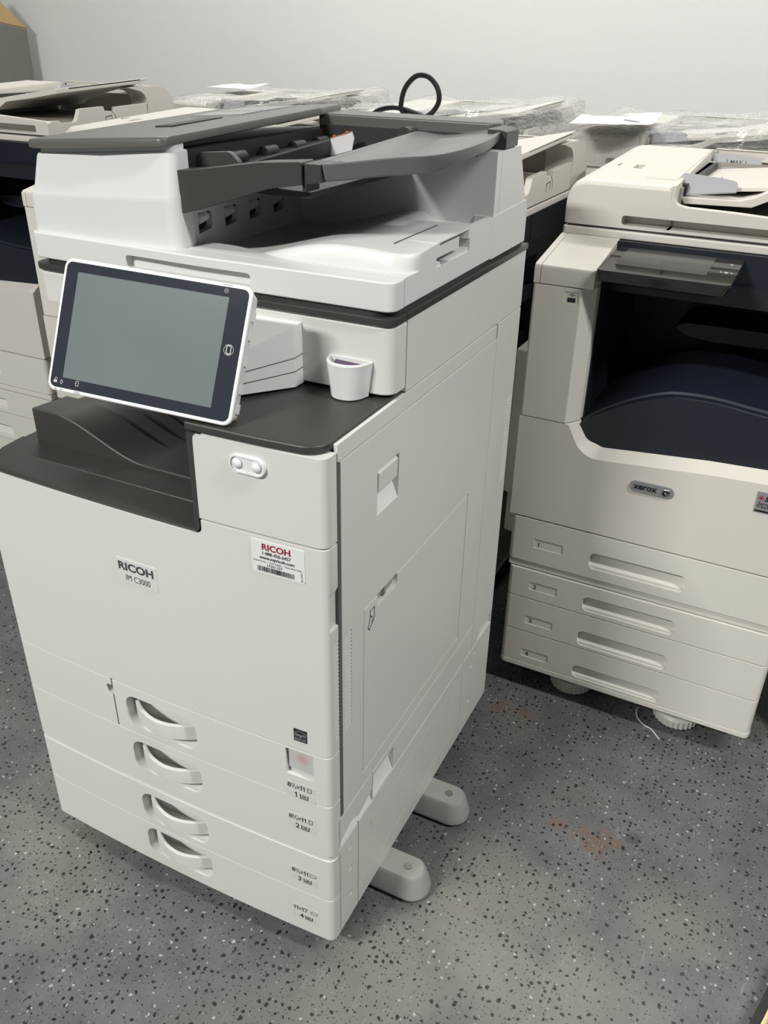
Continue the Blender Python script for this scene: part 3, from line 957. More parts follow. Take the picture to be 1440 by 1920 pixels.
def patch(bm_, x0, x1, y0, y1, h):
    vs = []
    for x, y in ((x0, y0), (x1, y0), (x1, y1), (x0, y1)):
        vs.append((x, y, on_lid(x, y)))
    secs = [[(p[0], p[1], p[2] - 0.004) for p in vs], [(p[0], p[1], p[2] + h) for p in vs]]
    loft(bm_, secs)
patch(b, -0.505, -0.41, 0.46, 0.52, 0.0006); patch(b, -0.505, -0.41, 0.528, 0.62, 0.0006)
part('instruction_label', b, mat('lid_label', (0.30, 0.30, 0.30), 0.35, var=0.25, vscale=60), df, 'light grey printed instruction label')
b = NB(); patch(b, -0.445, -0.415, 0.30, 0.42, 0.0004)
part('lid_latch', b, M['pit'], df, 'black latch slot')
# feed pit
b = NB()
box(b, -0.335, -0.14, 0.215, 0.58, 1.140, 1.1475)
box(b, -0.354, -0.331, 0.217, 0.60, 1.10, 1.184)
box(b, -0.335, -0.03, 0.574, 0.60, 1.14, 1.190)
prism(b, [(0.23, 1.1475), (0.57, 1.1475), (0.57, 1.172), (0.23, 1.156)], 'x', -0.325, -0.300, 0.002)
for y in (0.30, 0.38, 0.46, 0.53):
    cyl(b, (-0.318, y, 1.166), (-0.318, y + 0.03, 1.166), 0.009, n=14)
part('feed_slot', b, M['pit'], df, 'black inside of the feed slot')
# front guard of the feed tray
b = NB()
prism(b, fillet([(-0.341, 1.161), (-0.344, 1.109), (-0.320, 1.1095), (-0.250, 1.131), (-0.190, 1.150), (-0.140, 1.1585), (-0.140, 1.1850), (-0.20, 1.1800), (-0.30, 1.1645)], [0.002, 0.003, 0.01, 0, 0.03, 0.001, 0.003, 0, 0], 3), 'y', 0.1935, 0.2250, 0.0018)
part('tray_guard', b, M['dark'], df, 'charcoal front guard')
b = NB()
prism(b, [(-0.1365, 1.1590), (-0.1140, 1.1625), (-0.1140, 1.1835), (-0.1365, 1.1835)], 'y', 0.1950, 0.2300, 0.0012)
part('tray_block', b, M['dark'], df, 'charcoal block beside the guard')
b = NB()
prism(b, [(-0.142, 1.150), (-0.1365, 1.150), (-0.1365, 1.182), (-0.142, 1.182)], 'y', 0.199, 0.23)
part('guard_gap', b, M['pit'], df)
# wing: the feed tray's flaring right half
wing = [(-0.1370, 0.2330), (-0.1135, 0.2310), (-0.1125, 0.196), (-0.06, 0.222), (-0.012, 0.250), (0.004, 0.285), (0.010, 0.35), (0.008, 0.43), (-0.006, 0.51), (-0.030, 0.575), (-0.12, 0.600), (-0.165, 0.575), (-0.150, 0.40)]
def wingz(x, y):
    return 1.1835 + 0.011 * sm((x + 0.135) / 0.13) + 0.006 * sm((y - 0.25) / 0.3)
def catm(P, n=5):
    Q = []
    N = len(P)
    for i in range(N):
        a, b_, c, d = [Vector(P[(i + k - 1) % N]) for k in range(4)]
        for k in range(n):
            t = k / n
            v = 0.5 * ((2 * b_) + (c - a) * t + (2 * a - 5 * b_ + 4 * c - d) * t * t + (3 * b_ - a - 3 * c + d) * t ** 3)
            Q.append((v.x, v.y))
    return Q
wp = wing[:3] + [tuple(v)[:2] for v in spline([(p[0], p[1], 0) for p in wing[2:11]], 5)][1:] + wing[11:]
b = NB()
secs = []
cx, cy = -0.075, 0.40
for dz, k in ((-0.021, 0.955), (-0.019, 0.975), (-0.002, 1.0), (-0.0004, 0.996), (-0.0006, 0.955), (-0.0030, 0.90), (-0.0045, 0.6), (-0.0045, 0.2)):
    s = []
    for x, y in wp:
        th = -0.02 if dz < -0.01 else 0
        zz = wingz(x, y) + dz
        if dz < -0.01:
            zz += 0.006 * sm((y - 0.24) / 0.1)
        s.append((cx + (x - cx) * k, cy + (y - cy) * k, zz))
    secs.append(s)
loft(b, secs)
part('feed_tray', b, M['wing'], df, 'slate grey flared feed tray', sharp=35)
# sheet guide, tag, rear bar
b = NB()
prism(b, fillet([(-0.336, 1.150), (-0.255, 1.150), (-0.262, 1.172), (-0.275, 1.1835), (-0.325, 1.1795), (-0.330, 1.170), (-0.336, 1.168)], [0, 0, 0.006, 0.012, 0.006, 0, 0], 4), 'y', 0.238, 0.2475, 0.0012)
part('sheet_guide', b, M['dark'], df, 'charcoal sheet guide')
b = NB()
prism(b, [(-0.300, 1.147), (-0.262, 1.158), (-0.258, 1.176), (-0.262, 1.1855), (-0.300, 1.1745)], 'y', 0.546, 0.5472)
tg = part('caution_tag', b, M['paper'], df, 'white tag with orange tabs')
b = NB()
stroke(b, [(-0.299, 1.1742), (-0.263, 1.1848)], 0.0010)
stroke(b, [(-0.2945, 1.1770), (-0.2920, 1.1777)], 0.0026); stroke(b, [(-0.2715, 1.1838), (-0.2690, 1.1845)], 0.0026)
for v in b.verts:
    v.co = Vector((v.co.x, 0.5450, v.co.y))
# (joined to the tag as a second material below)
om = bpy.data.meshes.new('tag_edge'); b.to_mesh(om); b.free()
bb = NB(); bb.from_mesh(tg.data); n0 = len(bb.faces); bb.from_mesh(om)
bb.faces.ensure_lookup_table()
for f in bb.faces[n0:]:
    f.material_index = 1
bb.to_mesh(tg.data); bb.free(); tg.data.materials.append(M['orange']); bpy.data.meshes.remove(om)
b = NB()
prism(b, [(-0.345, 0.585), (-0.045, 0.583), (-0.035, 0.60), (-0.05, 0.655), (-0.345, 0.66)], 'z', 1.178, 1.2065, 0.004, 3)
part('rear_bar', b, M['lid'], df, 'charcoal rear bar')
b = NB()
prism(b, [(-0.030, 1.178), (0.0, 1.178), (0.0, 1.2005), (-0.010, 1.2035), (-0.030, 1.2035)], 'y', 0.527, 0.580, 0.0015)
box(b, -0.028, -0.004, 0.535, 0.575, 1.174, 1.179)
part('hinge_block', b, M['dark2'], df, 'charcoal end block')
b = NB()
cyl(b, (-0.175, 0.553, 1.184), (-0.175, 0.580, 1.184), 0.012)
part('hinge_drum', b, M['dark2'], df)

# ---- control panel (tilted touchscreen on an arm)
KP = 0.94
pc = Vector((0.434504851, -0.739268064, 1.31849064)).lerp(Vector((-0.2998, 0.0654, 0.9786)), KP); tilt, yaw, roll = 1.1465, 0.142, -0.0486
Xv = Vector((math.cos(yaw), math.sin(yaw), 0)); N0 = Vector((-math.sin(yaw), math.cos(yaw), 0))
Uv = Vector((0, 0, 1)) * math.sin(tilt) + N0 * math.cos(tilt)
X2 = Xv * math.cos(roll) + Uv * math.sin(roll); U2 = -Xv * math.sin(roll) + Uv * math.cos(roll)
Nv = X2.cross(U2)
PM = Matrix(((X2.x, U2.x, Nv.x, pc.x), (X2.y, U2.y, Nv.y, pc.y), (X2.z, U2.z, Nv.z, pc.z), (0, 0, 0, 1))) @ Matrix.Scale(KP, 4)
def panel_part(name, bm_, m, parent, label=None, sharp=32):
    bmesh.ops.transform(bm_, matrix=PM, verts=bm_.verts[:])
    return part(name, bm_, m, parent, label, sharp)
b = NB()
secs = []
for t, ins in ((-0.028, 0.012), (-0.026, 0.006), (-0.010, 0.0025), (-0.004, 0.0), (0.0, 0.0), (0.0012, 0.0012)):
    secs.append([(x, y, t) for x, y in rrect(-0.131 + ins, 0.1385 - ins, -0.0865 + ins, 0.0845 - ins, 0.012 - ins * 0.6, 8)])
loft(b, secs)
cp = panel_part('control_panel', b, M['white_lt'], ric, 'white tilted touchscreen housing', 25)
b = NB(); prism(b, rrect(-0.1265, 0.1340, -0.0815, 0.0800, 0.008, 8), 'z', 0.0004, 0.0018)
panel_part('bezel', b, M['bezel'], cp, 'black glass bezel')
b = NB(); prism(b, rrect(-0.1085, 0.1085, -0.068, 0.068, 0.0005, 2), 'z', 0.0015, 0.0020)
panel_part('screen', b, M['screen'], cp, 'blank screen with grey room reflection in its colour')
def ring(b, cx, cy, r, w, n=20):
    stroke(b, [(cx + r * math.cos(2 * PI * k / n), cy + r * math.sin(2 * PI * k / n)) for k in range(n)], w, True)
def icon(b, z=0.0023):
    for v in b.verts:
        v.co.z = z
    panel_part('icon', b, M['icon'], cp, 'pale grey icon')
b = NB(); ring(b, 0.1035, 0.0752, 0.0026, 0.0006)
stroke(b, [(0.1020, 0.0745), (0.1028, 0.0760), (0.1040, 0.0744), (0.1048, 0.0760)], 0.0005); icon(b)
b = NB(); ring(b, 0.1195, 0.0055, 0.0065, 0.0007, 26)
stroke(b, [(0.1166, 0.0005), (0.1166, 0.0105), (0.1224, 0.0105), (0.1224, 0.0005)], 0.0012, True)
stroke(b, [(0.1180, 0.0005), (0.1210, 0.0005)], 0.0022); icon(b)
b = NB(); polyf(b, [(-0.1212, -0.0760), (-0.1160, -0.0760), (-0.1160, -0.0725), (-0.1212, -0.0725)])
stroke(b, [(-0.1192, -0.0725), (-0.1192, -0.0700), (-0.1170, -0.0695), (-0.1158, -0.0712)], 0.0007); icon(b)
b = NB(); stroke(b, [(-0.1112, -0.0740), (-0.1092, -0.0710), (-0.1072, -0.0740), (-0.1092, -0.0770)], 0.0008, True); icon(b)
b = NB(); stroke(b, [(-0.0875, -0.0755), (-0.0875, -0.0695), (-0.0835, -0.0695), (-0.0835, -0.0755)], 0.0007, True)
stroke(b, [(-0.0885, -0.0725), (-0.0862, -0.0725)], 0.0007); icon(b)
b = NB(); stroke(b, [(0.0985, 0.0822), (0.1095, 0.0822)], 0.0024); icon(b, 0.0014)
b = NB()
for x0, w_ in ((-0.1195, 0.004), (-0.1110, 0.004), (-0.0895, 0.009)):
    polyf(b, [(x0, -0.0858), (x0 + w_, -0.0858), (x0 + w_, -0.0826), (x0, -0.0826)])
for v in b.verts:
    v.co.z = 0.0014
panel_part('indicator', b, M['guide'], cp, 'grey indicator windows')
b = NB()
for y in (0.045, 0.022, -0.01, -0.045, -0.07):
    prism(b, [(y, -0.022), (y + 0.012, -0.022), (y + 0.012, -0.012), (y, -0.012)], 'x', 0.1305, 0.1362)
panel_part('panel_tab', b, M['white_lt'], cp)
b = NB(); prism(b, rrect(-0.075, 0.06, -0.03, -0.012, 0.01), 'y', -0.06, 0.05)
panel_part('panel_back', b, M['white_lt'], cp)
# arm carrying the panel
b = NB()
ax0, ax1 = -0.275, -0.128
secs = [[(x, y, z) for x, y, z in ((ax0, 0.172, 0.9195), (ax1, 0.172, 0.9195), (ax1, 0.172, 1.0000), (ax0, 0.172, 1.0000))],
        [(ax0, 0.145, 0.9195), (ax1, 0.145, 0.9195), (ax1, 0.145, 0.9985), (ax0, 0.145, 0.9985)],
        [(ax0 - 0.03, 0.045, 0.924), (ax1 - 0.065, 0.045, 0.924), (ax1 - 0.065, 0.045, 0.962), (ax0 - 0.03, 0.045, 0.962)]]
loft(b, secs)
bevel_geom(b, b.faces[:], 0.002, 2)
arm = part('panel_arm', b, M['white_lt'], ric)
b = NB()
for z0, z1 in ((0.9580, 0.9470), (0.9400, 0.9345)):
    stroke(b, [(0.166, z0 + 0.001), (0.145, z0), (0.050, z1)], 0.0013)
for v in b.verts:
    y = v.co.x
    t = max(0.0, (0.145 - y) / 0.1)
    v.co = Vector((ax1 - 0.065 * t + 0.0005, y, v.co.y))
part('arm_seam', b, M['frame'], arm)

# ---- clip tray on the shelf
b = NB()
def half_d(s, ytop, x0, x1, depth):
    pts = []
    for k in range(17):
        t = k / 16
        x = x0 + (x1 - x0) * t
        pts.append((x, ytop - depth * (1 - abs(2 * t - 1) ** 2.4) ** 0.6))
    return pts + [(x1, ytop), (x0, ytop)]
secs = []
outer = [(0.9175, 0.008), (0.9185, 0.006), (0.955, 0.0015), (0.9635, 0.0), (0.9650, 0.001)]
for z, ins in outer:
    secs.append([(x, y, z) for x, y in half_d(0, 0.165, -0.0880 + ins, -0.0260 - ins, 0.033 - ins * 0.8)])
for z, ins in ((0.9650, 0.0028), (0.955, 0.0040), (0.935, 0.0080)):
    secs.append([(x, y, z) for x, y in half_d(0, 0.1625, -0.0880 + ins, -0.0260 - ins, 0.028 - ins)])
loft(b, secs)
part('clip_tray', b, M['white_lt'], ric, 'small white half-round cup')

# ---- feet and castors
def rfoot(y):
    b = NB()
    P = fillet([(-0.12, y - 0.034), (0.085, y - 0.034), (0.085, y + 0.034), (-0.12, y + 0.034)], [0, 0.0335, 0.0335, 0], 10)
    secs = []
    for z, ins in ((0.004, 0.004), (0.010, 0.0), (0.018, 0.0), (0.048, 0.007), (0.0535, 0.011), (0.054, 0.016)):
        s = []
        for x, yy in P:
            dx = x - 0.05 if x > 0.05 else 0
            s.append((x - (ins * 1.3 * (dx / 0.035) if dx else 0), y + (yy - y) * (1 - ins / 0.034), z))
        secs.append(s)
    loft(b, secs)
    f = part('stabilizer_foot', b, M['footgrey'], ric, 'grey rounded foot jutting out on the right')
    b = NB(); cyl(b, (0.044, y, 0.0538), (0.044, y, 0.0562), 0.0075, 0.0068, 18); cyl(b, (0.044, y, 0.0562), (0.044, y, 0.0570), 0.004, 0.0035, 12)
    part('bolt', b, M['metal'], f, 'steel bolt')
    b = NB(); prism(b, fillet([(-0.12, y - 0.028), (0.079, y - 0.028), (0.079, y + 0.028), (-0.12, y + 0.028)], [0, 0.028, 0.028, 0], 8), 'z', 0.0, 0.0045)
    part('rubber_pad', b, M['rubber'], f)
rfoot(0.368); rfoot(0.184)
for cx, cy in ((-0.14, 0.06), (-0.47, 0.06), (-0.14, 0.60), (-0.47, 0.60), (-0.045, 0.055)):
    b = NB()
    if cx == -0.045:
        cyl(b, (cx, cy, 0.012), (cx, cy, 0.062), 0.012, n=16)
        cyl(b, (cx, cy, 0.0), (cx, cy, 0.014), 0.024, n=24)
        part('levelling_foot', b, M['rubber'], ric, 'black levelling foot')
        continue
    for s in (-0.012, 0.012):
        cyl(b, (cx + s - 0.009, cy, 0.0235), (cx + s + 0.009, cy, 0.0235), 0.0235, n=24)
    box(b, cx - 0.02, cx + 0.02, cy - 0.018, cy + 0.018, 0.042, 0.062, 0.003)
    part('castor', b, M['rubber'], ric, 'black castor')

# purple pad standing in the cup
b = NB()
P = half_d(0, 0.1600, -0.0765, -0.0370, 0.016)
prism(b, P, 'z', 0.9355, 0.9615, 0.001)
for v in b.verts:
    v.co.z += 0.0012 * math.sin(v.co.x * 900) if v.co.z > 0.95 else 0
tag(part('foam_pad', b, M['purple']), 'small dark purple pad standing in the white cup on the front copier', 'pad')

# ------------------------------------------------------------------ THE CREAM AND NAVY PRINTER (built once, then copied)
XW, XD = 0.565, 0.70
def build_printer():
    r = thing('multifunction_printer', 'x', 'printer')
    # hidden core behind the panels
    b = NB()
    box(b, 0.014, XW - 0.018, 0.02, XD - 0.02, 0.085, 0.455)
    box(b, 0.004, XW - 0.008, 0.045, XD, 0.40, 0.60)
    box(b, 0.004, XW - 0.004, 0.42, XD, 0.60, 0.94)
    part('inner_frame', b, M['frame'], r)
    # side walls
    b = NB()
    box(b, 0.0, 0.008, 0.03, XD, 0.348, 0.94, 0.001); box(b, 0.011, 0.016, 0.02, XD - 0.02, 0.07, 0.346)
    box(b, XW - 0.012, XW - 0.0005, 0.03, XD, 0.348, 0.640, 0.001); box(b, XW - 0.02, XW - 0.014, 0.02, XD - 0.02, 0.07, 0.346)
    box(b, 0.0, XW, XD - 0.006, XD, 0.07, 0.94)
    part('side_panel', b, M['cream2'], r)
    b = NB(); box(b, XW - 0.010, XW - 0.0005, 0.36, XD - 0.006, 0.6405, 0.93, 0.001); part('upper_side_panel', b, M['navy_in'], r, 'dark navy side panel')
    # four drawers
    for z0, z1, n in ((0.3475, 0.4505, 1), (0.2560, 0.3275, 2), (0.1680, 0.2545, 3), (0.0830, 0.1665, 4)):
        x0, x1 = (0.0, XW) if n == 1 else (0.011, XW - 0.014)
        if n == 1:
            x0 = 0.006; x1 = XW - 0.006
        b = NB(); prism(b, fillet([(x0, 0.03), (x0, 0), (x1, 0), (x1, 0.03)], [0, 0.010, 0.014, 0], 6), 'z', z0, z1, 0.0014)
        d = part('drawer', b, M['cream2'], r, 'paper drawer %d with long recessed grip' % n)
        hz0, hz1 = (z0 + 0.022, z0 + 0.059) if n > 1 else (0.3705, 0.4085)
        if n == 2: hz0, hz1 = 0.2660, 0.3010
        if n == 3: hz0, hz1 = 0.1760, 0.2130
        if n == 4: hz0, hz1 = 0.0880, 0.1200
        b = NB(); prism(b, rrect(0.177, 0.367, hz0, hz1, 0.012, 8), 'y', -0.05, 0.022)
        prism(b, rrect(0.0590, 0.1205, (hz0 + hz1) / 2 - 0.004 if n > 1 else 0.385, (hz0 + hz1) / 2 + 0.016 if n > 1 else 0.4065, 0.001, 2), 'y', -0.05, 0.0016)
        cut(d, b)
        b = NB()
        hm = hz1 - hz0
        prism(b, [(0.0025, hz0 - 0.001), (0.026, hz0 - 0.001), (0.026, hz1 + 0.001), (0.0185, hz1 + 0.001), (0.0165, hz0 + hm * 0.8), (0.0105, hz0 + hm * 0.36), (0.0070, hz0 + hm * 0.22), (0.0030, hz0 + hm * 0.17)], 'x', 0.1765, 0.3675)
        part('grip', b, M['cream2'], d)
        zz = 0.388 if n == 1 else (hz0 + hz1) / 2 - 0.001
        b = NB(); absorb(b, glyphs(str(n), h=0.011, weight=0.01), M_front(0.068, 0.0012, zz))
        part('numeral', b, M['inkgrey'], d, 'small dark number %d' % n)
    b = NB(); box(b, 0.0075, XW - 0.0075, 0.004, 0.05, 0.3300, 0.3455, 0.001); part('ledge', b, M['cream2'], r)
    b = NB(); prism(b, fillet([(0.010, 0.6), (0.010, -0.001), (XW - 0.013, -0.001), (XW - 0.013, 0.6)], [0, 0.012, 0.014, 0], 6), 'z', 0.070, 0.0822, 0.001); part('base_plinth', b, M['cream2'], r)
    # front door with the sloping lip below the cavity
    def doorpoly(dz=0.0):
        return fillet([(0.0, 0.4540), (XW, 0.4540), (XW, 0.640 + dz), (0.36, 0.630 + dz), (0.215, 0.617 + dz), (0.132, 0.610 + dz), (0.098, 0.672), (0.0, 0.672)], [0.002, 0.004, 0.004, 0, 0, 0.052, 0.004, 0.002], 12)
    b = NB()
    A = doorpoly(0.0); B = [(x + 0.013 * sm((z - 0.6) / 0.02) * sm((0.19 - x) / 0.05) * sm((x - 0.085) / 0.012), z + (0.018 * sm((x - 0.10) / 0.045) if z > 0.6 else 0)) for x, z in A]
    loft(b, [[(x, 0.0, z) for x, z in A], [(x, 0.028, z) for x, z in B], [(x, 0.040, z) for x, z in B]])
    fd = part('front_door', b, M['cream'], r)
    b = NB(); prism(b, rrect(0.2305, 0.3130, 0.5655, 0.5890, 0.0115, 8), 'y', -0.0028, 0.002, 0.001, 2, 40)
    bd = part('badge', b, M['badge'], fd, 'silver pill-shaped badge')
    b = NB(); absorb(b, glyphs('xerox', w=0.045, h=0.0095, weight=0.03), M_front(0.2375, -0.0034, 0.5725))
    part('lettering', b, M['ink'], fd, 'dark brand lettering')
    b = NB()
    n = 20
    sec = []
    for k in range(6):
        t = k / 5
        rr = 0.0082 * math.cos(t * PI / 2 * 0.96)
        sec.append([(0.2985 + rr * math.cos(2 * PI * a / n), -0.0026 - 0.003 * math.sin(t * PI / 2), 0.5772 + rr * math.sin(2 * PI * a / n)) for a in range(n)])
    loft(b, sec)
    stroke_pts = [(0.2985 + 0.0062 * math.cos(a), 0.5772 + 0.0062 * math.sin(a)) for a in [PI * 0.9 - k * 0.25 for k in range(16)]]
    part('ball_emblem', b, M['metal'], fd, 'small silver ball')
    b = NB(); stroke(b, [(0.2985 + 0.0045 * math.cos(a), 0.5772 + 0.0045 * math.sin(a)) for a in [0.3 + k * 0.33 for k in range(14)]], 0.0024)
    for v in b.verts:
        v.co = Vector((v.co.x, -0.0062, v.co.y))
    part('ball_ribbon', b, M['ink'], fd, 'dark ribbon on the ball')
    # left column with USB port
    b = NB()
    prism(b, fillet([(0.0, 0.40), (0.0, 0.0), (0.091, 0.0), (0.1115, 0.030), (0.1115, 0.40)], [0, 0.006, 0.003, 0.003, 0], 4), 'z', 0.6735, 0.9300, 0.001)
    cl = part('front_column', b, M['cream2'], r)
    b = NB(); prism(b, rrect(0.060, 0.0870, 0.9025, 0.9235, 0.001, 2), 'y', -0.05, 0.0012); cut(cl, b)
    b = NB(); box(b, 0.0665, 0.0810, 0.0004, 0.003, 0.9050, 0.9125)
    us = part('usb_port', b, M['ink'], cl, 'black USB port')
    b = NB(); stroke(b, [(0.0685, 0.9180), (0.0800, 0.9180)], 0.0007); stroke(b, [(0.0715, 0.9180), (0.0740, 0.9202), (0.0765, 0.9202)], 0.0006); stroke(b, [(0.0730, 0.9180), (0.0752, 0.9160), (0.0775, 0.9160)], 0.0006)
    for v in b.verts:
        v.co = Vector((v.co.x, 0.0008, v.co.y))
    part('usb_symbol', b, M['inkgrey'], cl, 'small trident symbol')
    # sloping shoulder above the column
    b = NB()
    prof = [(0.0, 0.9315), (0.0, 0.9590), (0.002, 0.9635), (0.007, 0.9665), (0.140, 0.9930), (0.165, 0.9955), (0.30, 0.9955), (0.30, 0.9315)]
    prism(b, prof, 'x', 0.0125, 0.1110, 0.001)
    prism(b, prof, 'x', 0.0, 0.0115, 0.001)
    part('shoulder', b, M['cream'], r)
    # cavity
    b = NB()
    box(b, 0.11, XW - 0.006, 0.37, 0.43, 0.60, 0.94)
    box(b, 0.10, 0.1135, 0.05, 0.43, 0.60, 0.94)
    box(b, 0.11, XW, 0.12, 0.43, 0.905, 0.94)
    part('output_cavity', b, M['navy_in'], r, 'black inside of the output slot')
    # lower tray: humped front edge
    ctl = [(0.113, 0.668), (0.15, 0.697), (0.20, 0.727), (0.25, 0.748), (0.29, 0.756), (0.35, 0.757), (0.42, 0.750), (0.50, 0.744), (XW - 0.004, 0.742)]
    prof = [(v.x, v.y) for v in spline([(x, z, 0) for x, z in ctl], 6)]
    b = NB()
    secs = []
    for x, z in prof:
        secs.append([(x, 0.026, 0.60), (x, 0.026, z - 0.002), (x, 0.028, z), (x, 0.040, z + 0.001), (x, 0.043, z + 0.005), (x, 0.10, z + 0.012), (x, 0.26, z + 0.02), (x, 0.37, z - 0.02), (x, 0.37, 0.60)])
    loft(b, secs)
    part('output_tray', b, M['navy'], r, 'navy output tray', sharp=40)
    b = NB()
    ctl = [(0.225, 0.822), (0.235, 0.829), (0.26, 0.834), (0.40, 0.836), (XW - 0.003, 0.838)]
    up = [(v.x, v.y) for v in spline([(x, z, 0) for x, z in ctl], 4)]
    prism(b, up + [(XW - 0.003, 0.806), (0.30, 0.802), (0.25, 0.806)], 'y', 0.235, 0.372, 0.002)
    part('upper_tray', b, M['navy'], r, 'navy upper shelf')
    # scanner body
    b = NB()
    prism(b, fillet([(0.112, 0.44), (0.112, 0.135), (XW - 0.002, 0.135), (XW - 0.002, 0.44)], [0, 0, 0.01, 0], 4), 'z', 0.925, 0.993)
    box(b, 0.004, XW - 0.001, 0.30, XD - 0.005, 0.93, 0.9935)
    part('scanner_body', b, M['navy'], r, 'navy scanner body')
    b = NB(); prism(b, fillet([(0.0, XD), (0.0, 0.1495), (XW, 0.1495), (XW, XD)], [0, 0.006, 0.012, 0], 4), 'z', 0.9935, 1.0080, 0.0025, 3)
    part('scanner_rim', b, M['cream'], r)
    b = NB(); box(b, 0.006, XW - 0.006, 0.158, XD - 0.01, 1.0075, 1.0135); part('lid_gap', b, M['frame'], r)
    b = NB(); stroke(b, [(0.43, 0.958), (0.50, 0.958)], 0.004)
    for v in b.verts:
        v.co = Vector((v.co.x, 0.1345, v.co.y))
    # control screen
    b = NB()
    secs = []
    for (x0, x1, y0, y1, dz, rr) in ((0.128, 0.318, 0.020, 0.145, -0.034, 0.010), (0.1165, 0.330, -0.014, 0.15, -0.020, 0.01), (0.1145, 0.337, -0.020, 0.15, -0.004, 0.01), (0.1158, 0.3357, -0.0187, 0.15, 0.0, 0.01)):
        secs.append([(x, y, 0.9725 + 0.075 * (y + 0.018) + dz) for x, y in rrect(x0, x1, y0, y1, rr, 5)])
    loft(b, secs)
    sc_ = part('control_screen', b, M['glass'], r, 'glossy black control screen')
    b = NB()
    secs = []
    for dz in (-0.001, 0.0008):
        secs.append([(x, y, 0.9725 + 0.075 * (y + 0.018) + dz) for x, y in ((0.136, 0.022), (0.290, 0.022), (0.290, 0.128), (0.136, 0.128))])
    loft(b, secs)
    part('display', b, M['display'], sc_, 'grey blank display')
    for x, y, q in ((0.320, 0.098, 0.0030), (0.318, 0.050, 0.0038), (0.3265, 0.050, 0.0020), (0.3095, 0.050, 0.0020)):
        b = NB()
        z = 0.9725 + 0.075 * (y + 0.018)
        cyl(b, (x, y, z - 0.001), (x, y, z + 0.0009), q, n=14)
        part('key', b, M['icon'], sc_, 'pale round key')
    # document feeder
    b = NB()
    secs = []
    def fz(x, y):
        return 1.0935 + 0.019 * min(1, max(0, (y - 0.155) / 0.45))
    # hump: profile across y, lofted in x with a rounded left shoulder
    def hump(x, drop, yin):
        zt = lambda y: fz(x, y) - drop
        return [(x, 0.153 + yin, 1.0125), (x, 0.151 + yin, 1.060 - drop * 0.7), (x, 0.1525 + yin, zt(0.155) - 0.010), (x, 0.157 + yin, zt(0.16) - 0.004), (x, 0.166 + yin, zt(0.166)), (x, 0.30, zt(0.30)), (x, 0.45, zt(0.45)), (x, 0.60, zt(0.60)), (x, 0.650, zt(0.65) - 0.004), (x, 0.680, zt(0.68) - 0.020), (x, 0.692, zt(0.69) - 0.05), (x, 0.692, 1.0125)]
    for k in range(9):
        a = k / 8 * PI / 2
        secs.append(hump(0.0005 + 0.036 * (1 - math.cos(a)) , 0.034 * (1 - math.sin(a)), 0.004 * (1 - math.sin(a))))
    secs.append(hump(0.12, 0, 0)); secs.append(hump(0.196, 0, 0))
    loft(b, secs)
    fe = part('document_feeder', b, M['cream'], r, sharp=30)
    b = NB()
    box(b, 0.082, 0.100, 0.300, 0.345, 1.06, 1.2)
    prism(b, [(0.195, 0.20), (0.24, 0.20), (0.24, 0.612), (0.185, 0.612)], 'z', 1.0895, 1.2)
    cut(fe, b)
    b = NB()
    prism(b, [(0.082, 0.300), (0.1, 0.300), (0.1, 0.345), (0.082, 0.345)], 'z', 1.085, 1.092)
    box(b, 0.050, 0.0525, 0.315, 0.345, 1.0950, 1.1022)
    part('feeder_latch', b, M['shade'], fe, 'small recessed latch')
    # sloped jam cover, slightly raised
    b = NB()
    P = [(0.130, 0.205), (0.186, 0.205), (0.184, 0.585), (0.148, 0.585)]
    loft(b, [[(x, y, fz(x, y) - 0.004) for x, y in P], [(x, y, fz(x, y) + 0.0014) for x, y in P]])
    bevel_geom(b, b.faces[:], 0.0012)
    part('jam_cover', b, M['cream'], fe)
    # base with front lip and the notched right wall
    b = NB()
    box(b, 0.190, XW, 0.165, 0.692, 1.0125, 1.0380)
    lip = fillet([(0.19, 1.0125), (XW, 1.0125), (XW, 1.046), (0.30, 1.0575), (0.222, 1.0590), (0.1965, 1.063), (0.1965, 1.094), (0.19, 1.094)], [0, 0.003, 0.006, 0, 0, 0.016, 0, 0], 7)
    prism(b, lip, 'y', 0.151, 0.168, 0.0018, 2)
    wall = [(0.166, 1.0125), (0.166, 1.046), (0.195, 1.046), (0.212, 1.037), (0.228, 1.034), (0.248, 1.036), (0.262, 1.044), (0.270, 1.056), (0.276, 1.068), (0.290, 1.070), (0.372, 1.071), (0.376, 1.060), (0.404, 1.058), (0.418, 1.054), (0.421, 1.067), (0.560, 1.071), (0.560, 1.0125)]
    prism(b, wall, 'x', XW - 0.014, XW, 0.001)
    ba = part('feeder_base', b, M['cream'], fe)
    b = NB(); prism(b, rrect(0.108, 0.520, 1.0175, 1.0355, 0.006, 5), 'y', 0.10, 0.188)
    cut(ba, b)
    b = NB(); prism(b, rrect(0.108, 0.520, 1.0175, 1.0355, 0.006, 5), 'y', 0.10, 0.188); cut(fe, b)
    b = NB(); stroke(b, [(0.376, 1.030), (0.376, 1.045), (0.402, 1.047), (0.402, 1.032)], 0.0020)
    stroke(b, [(0.404, 1.058), (0.415, 1.050), (0.420, 1.040), (0.420, 1.030)], 0.0016)
    for v in b.verts:
        v.co = Vector((XW + 0.0004, v.co.x, v.co.y))
    part('notch_line', b, M['inkgrey'], fe)
    # rear bar with arched end
    b = NB()
    arch = [(0.555, 1.0125), (0.565, 1.060), (0.565, 1.078), (0.556, 1.092), (0.540, 1.102), (0.500, 1.110), (0.49, 1.1125), (0.52, 1.1145), (0.60, 1.1145), (0.640, 1.109), (0.668, 1.097), (0.685, 1.078), (0.692, 1.050), (0.692, 1.0125)]
